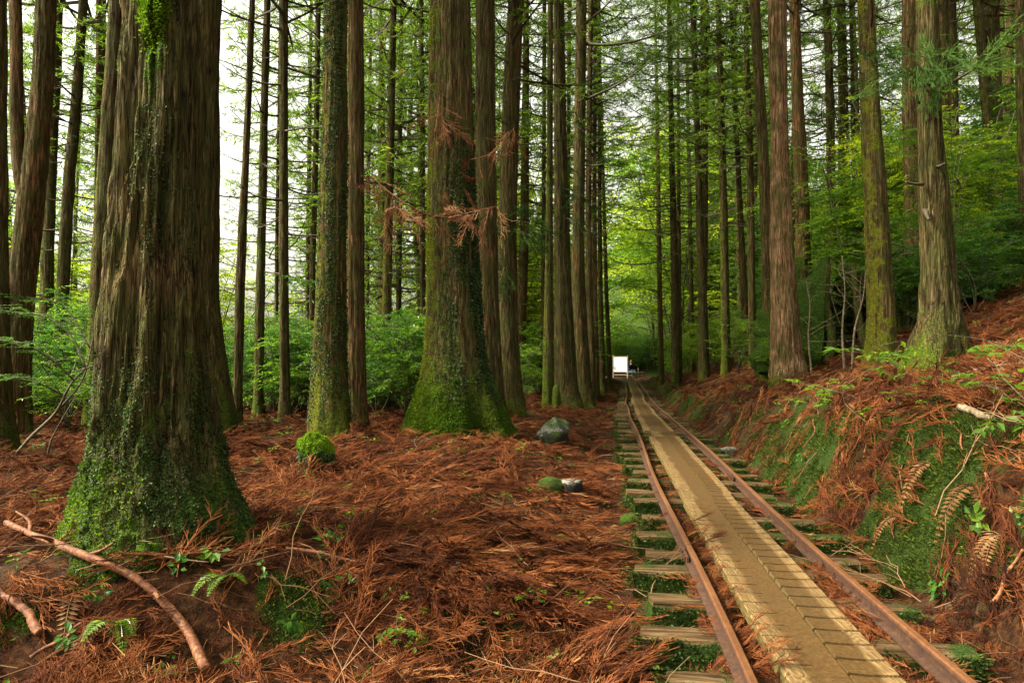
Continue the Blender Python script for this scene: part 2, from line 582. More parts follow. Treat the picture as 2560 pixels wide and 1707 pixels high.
def mat_stump_moss():
    k = NT('moss_cushion')
    v = k.coords((1, 1, 1))
    c = k.ramp(k.noise(v, 60, 4, .7), [(.3, (.025, .050, .005)), (.55, (.075, .135, .011)), (.75, (.15, .23, .02))])
    mo = k.attr('moss')
    d = k.ramp(k.noise(v, 50, 4, .7), [(.3, (.012, .022, .006)), (.6, (.035, .062, .012)), (.75, (.07, .11, .02))])
    c = k.mix(mo, d, c)
    return k.out(k.bsdf(c, .95, k.bump(k.noise(v, 70, 4, .75), .02, 1.0), .1))

BARK = mat_bark()
GROUND = mat_ground()
WOOD = mat_wood()
SLEEPER = mat_sleeper()
RUST = mat_rust()
ROCK = mat_rock()
MOSSC = mat_stump_moss()
NEEDLE = mat_leaf('cedar_needles', [(0, (.028, .055, .010)), (.45, (.070, .120, .016)), (.8, (.135, .200, .024)), (.90, (.20, .26, .03)), (.93, (.22, .085, .03)), (1, (.28, .12, .05))], .5, .6, .012)
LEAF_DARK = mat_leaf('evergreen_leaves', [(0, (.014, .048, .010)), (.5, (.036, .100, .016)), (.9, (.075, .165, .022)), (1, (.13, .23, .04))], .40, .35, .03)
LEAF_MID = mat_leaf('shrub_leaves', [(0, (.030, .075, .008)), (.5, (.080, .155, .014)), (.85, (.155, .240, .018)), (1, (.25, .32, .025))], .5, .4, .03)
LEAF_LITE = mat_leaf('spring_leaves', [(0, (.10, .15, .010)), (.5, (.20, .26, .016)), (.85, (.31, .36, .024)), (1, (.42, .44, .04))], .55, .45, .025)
IVY = mat_leaf('creeper_leaves', [(0, (.010, .022, .006)), (.5, (.026, .050, .011)), (.85, (.05, .092, .017)), (.93, (.08, .13, .024)), (1, (.11, .060, .024))], .2, .4, .04)
MOSSB = mat_leaf('moss_shoots', [(0, (.022, .045, .004)), (.5, (.070, .130, .008)), (.85, (.15, .24, .014)), (1, (.24, .34, .025))], .3, .7, .005)
MOSSL = mat_leaf('bright_moss_shoots', [(0, (.05, .09, .005)), (.5, (.14, .23, .012)), (.85, (.24, .34, .018)), (1, (.33, .41, .03))], .35, .7, .005)
MOSSG = mat_leaf('bank_moss_shoots', [(0, (.010, .018, .004)), (.5, (.030, .048, .008)), (.85, (.070, .100, .012)), (1, (.14, .165, .02))], .25, .7, .005)
MOSSY = mat_leaf('lit_yellow_moss_shoots', [(0, (.060, .070, .008)), (.5, (.13, .15, .012)), (.85, (.22, .24, .02)), (1, (.30, .28, .04))], .35, .7, .005)
LITTER = mat_litter('dead_cedar_sprays', [(0, (.014, .005, .003)), (.30, (.045, .014, .006)), (.60, (.115, .035, .011)), (.85, (.195, .068, .022)), (1, (.30, .165, .070))])
TWIG = mat_litter('dead_twigs', [(0, (.055, .028, .014)), (.5, (.15, .075, .036)), (1, (.30, .19, .105))])
DEADFERN = mat_litter('dead_fern', [(0, (.05, .022, .009)), (.5, (.12, .058, .023)), (1, (.25, .15, .07))])
STICK_RED = mat_branch('red_bark_branch', [(.3, (.030, .010, .005)), (.5, (.14, .048, .016)), (.7, (.30, .13, .055))], 34)
DEADWOOD = mat_branch('dead_limb_wood', [(.3, (.022, .016, .009)), (.5, (.062, .045, .025)), (.7, (.13, .10, .06))])
STICK_GREY = mat_branch('grey_branch', [(.3, (.055, .04, .025)), (.5, (.15, .11, .065)), (.7, (.29, .23, .15))])
STEM = mat_branch('green_brown_stem', [(.3, (.035, .032, .016)), (.5, (.085, .075, .038)), (.7, (.17, .15, .08))])

# ------------------------------------------------------------------ ground
def axis(dense, out_lo, out_hi, step, grow=1.13):
    a = list(np.arange(dense[0], dense[1], step))
    s, v = step, a[-1]
    while v < out_hi:
        s *= grow
        v += s
        a.append(v)
    s, v = step, a[0]
    lo = []
    while v > out_lo:
        s *= grow
        v -= s
        lo.append(v)
    return np.array(lo[::-1] + a)

gx = axis((-5.5, 7.0), -260, 260, .05, 1.09)
gy = axis((1.6, 9.0), -30, 320, .05, 1.045)
GX, GY = np.meshgrid(gx, gy)
GZ = ground_h(GX, GY)
ny_, nx_ = GX.shape
i_, j_ = np.meshgrid(np.arange(ny_ - 1), np.arange(nx_ - 1), indexing='ij')
gq = np.stack([i_ * nx_ + j_, i_ * nx_ + j_ + 1, (i_ + 1) * nx_ + j_ + 1, (i_ + 1) * nx_ + j_], -1).reshape(-1, 4)

def ground_moss(x, y):
    n = ground_n(x, y, .08)
    t = track_t(x, y)
    m = sst(.90, .66, n[..., 2]) * (.16 + .95 * sst(.42, .60, fbm(x * 1.7, y * 1.7, 0, 79, 3)))
    m = m + .22 * sst(.55, .7, fbm(x * .55, y * .55, 0, 77, 3))
    m = m + .12 * sst(-1.5, -1.0, t) * sst(-.4, -.7, t)
    m = m * (1 - .8 * sst(.95, .75, np.abs(t)))
    m = m + .75 * sst(3.2, 3.45, y) * sst(4.1, 3.85, y) * sst(.3, -.1, x) * sst(.42, .6, fbm(x * 1.1 + 3, y * .6, 0, 83, 2))
    m = m + .16 * sst(.6, .75, t) * sst(1.6, 1.2, t)
    m = m + .9 * sst(30, 44, y) * sst(1.2, 3, np.abs(t))
    return m
gm = ground_moss(GX, GY)
me = np_mesh('ground', np.stack([GX, GY, GZ], -1).reshape(-1, 3), gq, [GROUND], {'moss': gm.ravel()})
link('ground', me, kind='structure', label='forest floor of red-brown cedar duff with mossy banks')

# ------------------------------------------------------------------ track: rails, sleepers
def track_frame(y):
    e = .05
    x = float(xc(y)); z = float(zt(y))
    dx = float(xc(y + e) - xc(y - e)) / (2 * e)
    dz = float(zt(y + e) - zt(y - e)) / (2 * e)
    return x, z, dx, dz

def along(t, y, wob=0.0):
    """point at lateral offset t from the centre line"""
    x, z, dx, dz = track_frame(y)
    l = math.hypot(1, dx)
    return np.array([x + t / l, y - t * dx / l, z])

track = link('railway_track', None, loc=(float(xc(2.5)), 2.5, 0), label='rusty narrow-gauge railway track with mossy sleepers under the boardwalk', category='railway track')
TL = np.array(track.location)
prof = np.array([(-.035, 0), (-.035, .008), (-.008, .016), (-.006, .052), (-.017, .058), (-.017, .073), (-.011, .080), (.011, .080), (.017, .073), (.017, .058), (.006, .052), (.008, .016), (.035, .008), (.035, 0)])
pw = np.array([0, .08, 0, 0, .1, .55, 1, 1, .55, .1, 0, 0, .08, 0])
RB = .07
def rail_piece(t0, y0, y1):
    ys = np.arange(y0, y1 + .001, max(.12, (y1 - y0) / 40))
    ys[-1] = y1
    rows = []
    for y in ys:
        w = .012 * math.sin(y * .9 + t0 * 3) + (.012 * math.sin(y * .55 + t0) if y > 14 else 0)
        c = along(t0 + w, y)
        _, _, dx, _ = track_frame(y)
        l = math.hypot(1, dx)
        s = np.array([1 / l, -dx / l, 0])
        wz = .012 * math.sin(y * .7 + t0 * 2)
        rows.append([c + s * p[0] + np.array([0, 0, RB + wz + p[1]]) for p in prof])
    V = np.array(rows)
    m, n = V.shape[:2]
    i, j = np.meshgrid(np.arange(m - 1), np.arange(n), indexing='ij')
    Q = np.stack([i * n + j, i * n + (j + 1) % n, (i + 1) * n + (j + 1) % n, (i + 1) * n + j], -1).reshape(-1, 4)
    mb = MB()
    mb.add(V.reshape(-1, 3) - TL, Q, wear=np.tile(pw, m))
    for e, o in ((0, 1), (m - 1, -1)):
        b = mb.n
        mb.add(V[e] - TL, None, np.array([(0, k, k + 1) for k in range(1, n - 1)]), wear=.2)
    return mb.mesh('rail', [RUST], False)

RJ = {-.385: [-.9, 4.23, 9.2, 14.2, 19.2, 24.2, 29.2, 34.2, 39.2, 44.2, 49.2, 54.2, 60], .385: [-2.9, 2.1, 7.1, 12.1, 17.1, 22.1, 27.1, 32.1, 37.1, 42.1, 47.1, 52.1, 60]}
box_q = np.array([(0, 3, 2, 1), (4, 5, 6, 7), (0, 1, 5, 4), (1, 2, 6, 5), (2, 3, 7, 6), (3, 0, 4, 7)])
def boxv(c, s, rz=0.0):
    V = np.array([(x, y, z) for z in (-1, 1) for x, y in ((-1, -1), (1, -1), (1, 1), (-1, 1))], float) * np.array(s) / 2
    ca, sa = math.cos(rz), math.sin(rz)
    V = V @ np.array([[ca, sa, 0], [-sa, ca, 0], [0, 0, 1]])
    return V + np.array(c)
for t0, js in RJ.items():
    for a, b in zip(js[:-1], js[1:]):
        link('rail', rail_piece(t0, a + .004, b - .004), track)
    for b in js[1:6]:
        mb = MB()
        x, z, dx, dz = track_frame(b)
        rz = -math.atan(dx)
        for s in (-1, 1):
            c = along(t0 + s * .018, b) + np.array([0, 0, RB + .036]) - TL
            mb.add(boxv(c, (.012, .30, .034), rz), box_q, wear=.15)
            for q in (-.1, -.035, .035, .1):
                c2 = along(t0 + s * .028, b + q) + np.array([0, 0, RB + .036]) - TL
                mb.add(boxv(c2, (.014, .022, .022), rz + .0), box_q, wear=.3)
        link('fishplate', mb.mesh('fishplate', [RUST], False), track)

def sleeper_mesh(seed):
    L, W, H = 1.38, .150, .18
    xs, ys, zs = np.linspace(-L / 2, L / 2, 23), np.linspace(-W / 2, W / 2, 6), np.linspace(-H, 0, 5)
    mb = MB()
    def face(P, flip):
        m, n = P.shape[:2]
        i, j = np.meshgrid(np.arange(m - 1), np.arange(n - 1), indexing='ij')
        Q = np.stack([i * n + j, i * n + j + 1, (i + 1) * n + j + 1, (i + 1) * n + j], -1).reshape(-1, 4)
        if flip: Q = Q[:, ::-1]
        P = P.reshape(-1, 3)
        d = .02 * (fbm(P[:, 0] * 5 + seed, P[:, 1] * 22, P[:, 2] * 22, seed, 3) - .5)
        dd = .035 * (fbm(P[:, 0] * 3 + seed, P[:, 1] * 5, P[:, 2] * 5, seed + 5, 2) - .5)
        R = P.copy()
        edge = (np.abs(P[:, 0]) > L / 2 - .02)
        R[:, 0] += dd * 1.6 * edge
        R[:, 1] += dd * .6 + d * .5
        R[:, 2] += d + dd * .5 * sst(-.1, 0, P[:, 2])
        rnd = (np.abs(P[:, 1]) > W / 2 - .01) & (P[:, 2] > -.005)
        R[rnd, 2] -= .012
        top = P[:, 2] > -.01
        outer = sst(.35, .55, np.abs(P[:, 0]))
        mo = np.where(top, .24 + .5 * (vn(P[:, 0] * 3 + seed, seed, 0, 3) - .4) , .78)
        mb.add(R, Q, moss=mo)
    X, Y = np.meshgrid(xs, ys, indexing='ij')
    face(np.stack([X, Y, np.zeros_like(X)], -1), True)
    X, Z = np.meshgrid(xs, zs, indexing='ij')
    face(np.stack([X, np.full_like(X, -W / 2), Z], -1), True)
    face(np.stack([X, np.full_like(X, W / 2), Z], -1), False)
    Y, Z = np.meshgrid(ys, zs, indexing='ij')
    face(np.stack([np.full_like(Y, -L / 2), Y, Z], -1), False)
    face(np.stack([np.full_like(Y, L / 2), Y, Z], -1), True)
    return mb.mesh('sleeper', [SLEEPER])
slm = [sleeper_mesh(s) for s in range(6)]
def sleeper_moss(me, seed):
    rng = np.random.default_rng(seed)
    V = np.empty(len(me.vertices) * 3, np.float32); me.vertices.foreach_get('co', V); V = V.reshape(-1, 3)
    n = 2600
    V = V[(V[:, 2] < -.012)]
    a = V[rng.integers(len(V), size=n)] + rng.normal(size=(n, 3)) * np.array([.025, .002, .018])
    a[:, 2] = np.minimum(a[:, 2], -.006)
    k = fbm(a[:, 0] * 4 + seed, a[:, 1] * 4, a[:, 2] * 4, seed, 2) > .36
    a = a[k]
    out = np.stack([np.sign(a[:, 0]) * (np.abs(a[:, 0]) > .66), np.sign(a[:, 1]), 0 * a[:, 0] + .1], -1)
    V2, T, tn = blades(a, out + rng.normal(size=a.shape) * .5, .022 * rng.uniform(.6, 1.3, len(a)), .009, None, rng)
    return np_mesh('moss', V2, T, [MOSSG], {'tint': tn}, False)
slmoss = [sleeper_moss(m_, 40 + q) for q, m_ in enumerate(slm)]
sy = [1.3, 1.75, 2.2, 2.65, 3.09, 3.56, 4.05, 4.42, 4.92, 5.4, 6.02, 6.48]
while sy[-1] < 56:
    sy.append(sy[-1] + random.uniform(.46, .62))
for i, y in enumerate(sy):
    c = along(random.uniform(-.05, .05) + .01, y)
    _, _, dx, _ = track_frame(y)
    sk = 1.0 if y < 30 else 1.0
    s = link('sleeper', slm[i % 6], track, c + np.array([0, 0, RB - .004 - (random.random() < .25) * random.uniform(.0, .03)]) - TL, (random.uniform(-.03, .03), random.uniform(-.02, .02), -math.atan(dx) + random.uniform(-.06, .06)), (random.uniform(.90, 1.0), random.uniform(.8, 1.15), random.uniform(.9, 1.1)))
    if y < 13:
        link('moss', slmoss[i % 6], s, kind='stuff')

# ------------------------------------------------------------------ boardwalk of grooved planks
walk = link('boardwalk', None, loc=(float(xc(2.5)), 2.5, .08), label='narrow worn plank boardwalk laid between the two rusty rails', category='boardwalk')
WL_ = np.array(walk.location)
PT = .128
def plank(ta0, ta1, y0, y1, groove, seed, tb0=None, tb1=None, wear_edge=-1, pitch=.138):
    """ta: lateral edges at the near end, tb: at the far end. groove: share of the width (from the left) that is cut."""
    tb0 = ta0 if tb0 is None else tb0
    tb1 = ta1 if tb1 is None else tb1
    A0, A1, B0, B1 = along(ta0, y0), along(ta1, y0), along(tb0, y1), along(tb1, y1)
    L = y1 - y0
    rng = random.Random(seed)
    vs_, dep = [0.0, .004], [.004, 0]
    g = rng.uniform(.03, .1)
    while g < L - .03:
        for q, d in (((-.012, 0), (-.009, .022), (.008, .022), (.010, 0)) if groove > 1 else ((-.008, 0), (-.006, .014), (.005, .014), (.007, 0))):
            vs_.append(g + q); dep.append(d)
        vs_.append(g + pitch / 2); dep.append(0)
        g += pitch * rng.uniform(.94, 1.06)
    vs_ = [v for v in vs_ if v < L - .006]
    dep = dep[:len(vs_)] + [0, .004]
    vs_ += [L - .004, L]
    us = np.array([0, .025, .15, .33, .36, .6, .8, .975, 1.0])
    gmask = (us <= groove).astype(float)
    eround = np.array([.008, 0, 0, 0, 0, 0, 0, 0, .008])
    c = (A0 + A1) / 2
    rows, wear, green = [], [], []
    for v, d in zip(vs_, dep):
        f = v / L
        P0, P1 = A0 + (B0 - A0) * f, A1 + (B1 - A1) * f
        jit = (rng.uniform(-.004, .004))
        for k, u in enumerate(us):
            p = P0 + (P1 - P0) * u
            dz = d * (gmask[k] if d > .004 else 1)
            cup = .004 * (2 * u - 1) ** 2
            p = p + np.array([0, 0, PT - dz - eround[k] + cup + .004 * math.sin(v * 2 + seed) + rng.uniform(-.0006, .0006)])
            rows.append(p)
            wear.append((1 - u) if wear_edge < 0 else u)
            green.append(.35 if d > .004 and gmask[k] else (.2 if k in (0, 8) else 0))
    V = np.array(rows)
    m, n = len(vs_), len(us)
    i, j = np.meshgrid(np.arange(m - 1), np.arange(n - 1), indexing='ij')
    Q = np.stack([i * n + j, i * n + j + 1, (i + 1) * n + j + 1, (i + 1) * n + j], -1).reshape(-1, 4)
    # wear: centre of the walk is dusty, outer edges pale
    w = np.array(wear)
    wv = sst(.15, .55, 1 - w)
    mb = MB()
    mb.add(V - c, Q, wear=wv, green=np.array(green))
    # skirt and ends
    grid = V.reshape(m, n, 3)
    low = np.array([0, 0, -.052])
    for strip, fl in ((grid[:, 0], 0), (grid[:, -1], 1), (grid[0], 1), (grid[-1], 0)):
        k = len(strip)
        S = np.concatenate([strip, strip + low])
        S[k:, 2] = strip[:, 2].max() - .055
        q = np.array([(a, a + 1, k + a + 1, k + a) for a in range(k - 1)])
        mb.add(S - c, q if fl else q[:, ::-1], wear=.35, green=.45)
    return link('plank', mb.mesh('plank', [WOOD], False), walk, c - WL_)

ML, MR, MS = -.240, .182, -.008       # left edge, right edge, seam
plank(ML, MS - .003, -.6, 2.55, .36, 1)
plank(ML, MS - .003, 2.556, 5.75, .36, 2)
plank(MS + .003, MR, -1.0, 2.02, 1.1, 3, wear_edge=1)
plank(MS + .003, MR, 2.03, 6.05, 1.1, 4, wear_edge=1)
plank(ML + .012, MS + .02, 5.757, 9.3, .30, 5)
plank(MS + .026, MR + .015, 6.06, 10.28, 1.1, 6, wear_edge=1, pitch=.115)
plank(ML + .004, MS + .02, 9.31, 10.28, .4, 7)
for k in range(5):                     # four short boards laid across
    y = 10.33 + k * .15
    plank(-.155 + .004 * (k % 2), .185, y, y + .138, 0, 20 + k)
plank(ML - .012, .02, 11.1, 15.7, .4, 8, ML, MS)
plank(.026, MR + .02, 11.1, 15.75, 1.1, 9, MS + .006, MR, wear_edge=1)
ya, sd_ = 15.8, 30
while ya < 57:
    L = 3.9 if ya < 26 else 3.2
    if ya > 43: L = 2.0
    sh = random.uniform(-.03, .05)
    plank(ML + sh, MS + sh - .002, ya, ya + L - .02, .36, sd_)
    plank(MS + sh + .002, MR + sh, ya, ya + L - .02, 1.1, sd_ + 1, wear_edge=1)
    ya += L
    sd_ += 2

# ------------------------------------------------------------------ cedar crowns and limbs (shared meshes)
def crown_mesh(seed, z1=10.0, nb=64, L0=2.5, twigs=14, cards=10, bare=.25, droop=.35, name='crown'):
    rng = np.random.default_rng(seed)
    mb = MB()
    P, D, LL = [], [], []
    for b in range(nb):
        u = (b + rng.random()) / nb
        z = z1 * u
        az = b * 2.39996 + rng.normal() * .3
        L = L0 * (1.05 - u * .85) * rng.uniform(.6, 1.15)
        h = np.array([math.cos(az), math.sin(az), 0])
        side = np.array([-h[1], h[0], 0])
        s = np.linspace(0, 1, 6)
        bend = rng.normal() * .18
        dz = (-droop * (.6 + .4 * rng.random()) * s + .42 * s ** 3) * L * (1.0 - .6 * u) + .25 * u * s * L
        pts = np.outer(s * L, h) + np.outer(bend * s ** 2 * L, side) + np.stack([0 * s, 0 * s, z + dz], -1)
        V, Q, T = tube(pts, np.linspace(.026, .006, 6) * (L / 2 + .3), 3, False)
        mb.add(V, Q, T, 0, tint=.5)
        fr = rng.random()
        for k in range(twigs):
            q = rng.uniform(bare + .1, 1.0)
            i = min(int(q * 5), 4)
            p = pts[i] + (pts[i + 1] - pts[i]) * (q * 5 - i)
            sg = 1 if k % 2 else -1
            d = h * rng.uniform(.4, 1.0) + side * sg * rng.uniform(.3, 1.0) + np.array([0, 0, rng.uniform(-.5, .35)])
            d /= np.linalg.norm(d)
            tl = rng.uniform(.25, .65) * (1.15 - .4 * q)
            n = cards
            s2 = rng.random(n)
            curve = np.stack([0 * s2, 0 * s2, -.25 * s2 ** 2 * tl], -1)
            P.append(p + np.outer(s2 * tl, d) + curve)
            D.append(d * .9 + rng.normal(size=(n, 3)) * .55 + np.array([0, 0, -.15]))
            LL.append(rng.uniform(.10, .22, n))
    P, D, LL = np.concatenate(P), np.concatenate(D), np.concatenate(LL)
    n = len(P)
    cl = np.repeat(rng.random(n // cards), cards)
    tint = np.clip(.55 * cl + .45 * rng.random(n), 0, 1)
    V, T, tn = blades(P, D, LL, rng.uniform(.016, .030, n), tint, rng)
    mb.add(V, None, T, 1, tint=tn)
    return mb.mesh(name, [DEADWOOD, NEEDLE], False)

CROWN = [crown_mesh(100 + k) for k in range(4)]
SPARSE = [crown_mesh(140 + k, 6.0, 32, 2.6, 10, 10, .4, .25, 'branches') for k in range(4)]

def bare_mesh(seed, z1=6.0, nb=15, L0=1.6):
    rng = np.random.default_rng(seed)
    mb = MB()
    for b in range(nb):
        z = z1 * (b + rng.random()) / nb
        az = b * 2.39996 + rng.normal() * .5
        L = L0 * rng.uniform(.25, 1.1)
        h = np.array([math.cos(az), math.sin(az), 0]); side = np.array([-h[1], h[0], 0])
        s = np.linspace(0, 1, 7)
        pts = np.outer(s * L, h) + np.outer(rng.normal() * .2 * s ** 2 * L, side) + np.stack([0 * s, 0 * s, z + L * (-.22 * s + rng.uniform(.1, .45) * s ** 2.5)], -1)
        V, Q, T = tube(pts, np.linspace(.020, .004, 7) * (.6 + L * .4), 4, False)
        mb.add(V, Q, T)
        for k in range(4):
            q = rng.uniform(.35, .95); i = min(int(q * 6), 5)
            p = pts[i]
            d = h * .7 + side * (1 if k % 2 else -1) * rng.uniform(.3, .9) + np.array([0, 0, rng.uniform(-.3, .3)])
            l2 = rng.uniform(.2, .5)
            s3 = np.linspace(0, 1, 4)
            p2 = p + np.outer(s3 * l2, d) + np.stack([0 * s3, 0 * s3, .25 * l2 * s3 ** 2], -1)
            V, Q, T = tube(p2, np.linspace(.006, .002, 4), 3, False)
            mb.add(V, Q, T)
    return mb.mesh('dead_branches', [DEADWOOD])
BARE = [bare_mesh(180 + k) for k in range(4)]

# ------------------------------------------------------------------ trunks
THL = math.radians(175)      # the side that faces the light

def trunk_mesh(pts, nth, seed, zvis, relief=.02, lobes=0.0, lobe_n=5, lobe_h=.45, moss=(.1, .6, .5, .2), red=.3, hue=(.1, .3), lumps=(), rows=None):
    """pts: (x, y, z, r) upwards, z from the base; returns mesh, sampler arrays"""
    pts = np.asarray(pts, float)
    zb, ztop = pts[0, 2], pts[-1, 2]
    step = rows or max(.03, 2 * np.pi * pts[len(pts) // 2, 3] / nth * 1.6)
    zs = [zb]
    while zs[-1] < min(zvis, ztop):
        zs.append(zs[-1] + step)
    while zs[-1] < ztop:
        zs.append(zs[-1] + max(step, .5))
    zs[-1] = max(zs[-1], ztop)
    zs = np.array(zs)
    ux = np.interp(zs, pts[:, 2], pts[:, 0]); uy = np.interp(zs, pts[:, 2], pts[:, 1]); ur = np.interp(zs, pts[:, 2], pts[:, 3])
    def sm(a, w):
        k = max(1, int(w / step)); 
        if k < 2: return a
        p = np.concatenate([np.full(k, a[0]) + (a[1] - a[0]) * np.arange(-k, 0), a, np.full(k, a[-1]) + (a[-1] - a[-2]) * np.arange(1, k + 1)])
        return np.convolve(p, np.ones(2 * k + 1) / (2 * k + 1), 'valid')
    nv = int((zs < zvis).sum())
    if nv > 8:
        ux[:nv] = sm(ux[:nv], .25); ur[:nv] = sm(ur[:nv], .16)
    th = np.arange(nth) * 2 * np.pi / nth
    TH, ZZ = np.meshgrid(th, zs)
    RR = np.repeat(ur[:, None], nth, 1)
    c, s = np.cos(TH), np.sin(TH)
    # low-frequency out of round, root lobes
    RR = RR * (1 + .16 * (fbm(c * 1.1 + seed, s * 1.1, ZZ * .35, seed, 2) - .5))
    if lobes:
        lb = vn(c * lobe_n / 3.2 + 9 + seed, s * lobe_n / 3.2 + 3, ZZ * .5, seed + 3)
        lb = sst(.25, .85, lb)
        RR = RR * (1 + lobes * np.exp(-np.maximum(ZZ, 0) / lobe_h) * (lb * 1.7 - .55))
    # fibrous relief
    px_, py_ = c * RR, s * RR
    f1 = fbm(px_ * 16 + seed * 3, py_ * 16, ZZ * 1.1, seed + 5, 3)
    f2 = fbm(px_ * 42 + seed, py_ * 42, ZZ * 2.6, seed + 8, 2)
    rid = 1 - np.abs(2 * f1 - 1)
    f3 = fbm(px_ * 11 + seed * 7, py_ * 11, ZZ * .75, seed + 12, 2)
    pl = sst(.46, .50, f3) + sst(.58, .61, f3) * .8
    RR = RR + relief * ((rid - .7) * 1.2 + (f2 - .5) * 1.1 + (pl - .8) * .55)
    ex = c * RR
    lo_, hi_ = ex.min(1), ex.max(1)
    kk = 2 * ur / (hi_ - lo_); sh_ = -(hi_ + lo_) / 2
    def smr(a, w):
        q = np.empty_like(a)
        for i_r in range(len(a)):
            m_ = np.abs(zs - zs[i_r]) <= w
            q[i_r] = a[m_].mean()
        return q
    kk, sh_ = smr(kk, .22), smr(sh_, .22)
    RR = RR * kk[:, None]
    ux = ux + sh_ * kk
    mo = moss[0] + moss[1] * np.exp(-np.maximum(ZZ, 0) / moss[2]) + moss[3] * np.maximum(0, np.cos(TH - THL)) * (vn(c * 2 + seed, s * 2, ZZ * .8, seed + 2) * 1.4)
    hu = hue[0] + (hue[1] - hue[0]) * np.maximum(0, np.cos(TH - THL)) + .25 * (vn(c * 1.5, s * 1.5 + seed, ZZ * .9, seed + 21) - .5)  # moss turns yellower towards THL: warm side light put into its colour
    for (lz, lth, sz, sth, amp, dm) in lumps:
        g = np.exp(-((ZZ - lz) / sz) ** 2 - (((TH - lth + np.pi) % (2 * np.pi) - np.pi) / sth) ** 2)
        RR = RR + amp * g * (.8 + .4 * vn(c * 9, s * 9, ZZ * 12, seed))
        mo = mo + dm * np.minimum(1, g * 1.6)
    X, Y = ux[:, None] + c * RR, uy[:, None] + s * RR
    V = np.stack([X, Y, ZZ], -1)
    m = len(zs)
    i, j = np.meshgrid(np.arange(m - 1), np.arange(nth), indexing='ij')
    Q = np.stack([i * nth + j, i * nth + (j + 1) % nth, (i + 1) * nth + (j + 1) % nth, (i + 1) * nth + j], -1).reshape(-1, 4)
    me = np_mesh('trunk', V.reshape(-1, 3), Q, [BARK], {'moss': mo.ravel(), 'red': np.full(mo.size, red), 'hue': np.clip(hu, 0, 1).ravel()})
    return me, V, TH, ZZ

def cling(V, TH, ZZ, prob, n, size, rng, mat, up=.3, name='creeper', blade=False):
    """small leaves or moss shoots growing on a trunk: one part"""
    m, k = ZZ.shape
    p = prob(TH, ZZ)
    # cell area so that density is per square metre
    dz = np.gradient(ZZ[:, 0])[:, None]
    w = (p * dz).ravel(); w /= w.sum()
    idx = rng.choice(m * k, n, p=w)
    i, j = idx // k, idx % k
    i = np.clip(i, 1, m - 2)
    P0 = V[i, j]
    a = V[i, (j + 1) % k] - P0
    b = V[i + 1, j] - P0
    P = P0 + a * rng.random((n, 1)) + b * rng.random((n, 1))
    N = nrm(np.cross(a, b))
    sz = size * rng.uniform(.6, 1.35, n)
    tint = np.clip(.5 * vn(P[:, 0] * 6, P[:, 1] * 6, P[:, 2] * 6, 5) + .5 * rng.random(n), 0, 1)
    if blade:
        D = N + rng.normal(size=(n, 3)) * .5 + np.array([0, 0, .15])
        Vb, T, tn = blades(P - N * .004, D, sz, sz * .45, tint, rng)
    else:
        D = N * .45 + rng.normal(size=(n, 3)) * .6 + np.array([0, 0, -.35])
        Vb, T, tn = leaves(P + N * rng.uniform(0, .012, n)[:, None], D, N + np.array([0, 0, up]), sz, sz * .85, .1, tint, rng)
    return np_mesh(name, Vb, T, [mat], {'tint': tn}, False)

def tree_path(pix, Y, base=None, height=20.0, taper=.55):
    """pix: (px, py, width) from the top down"""
    pts = []
    for px, py, w in pix[::-1]:
        x, y, z = at(px, py, Y)
        pts.append([x, y, z, w / 2 / F * Y])
    return pts

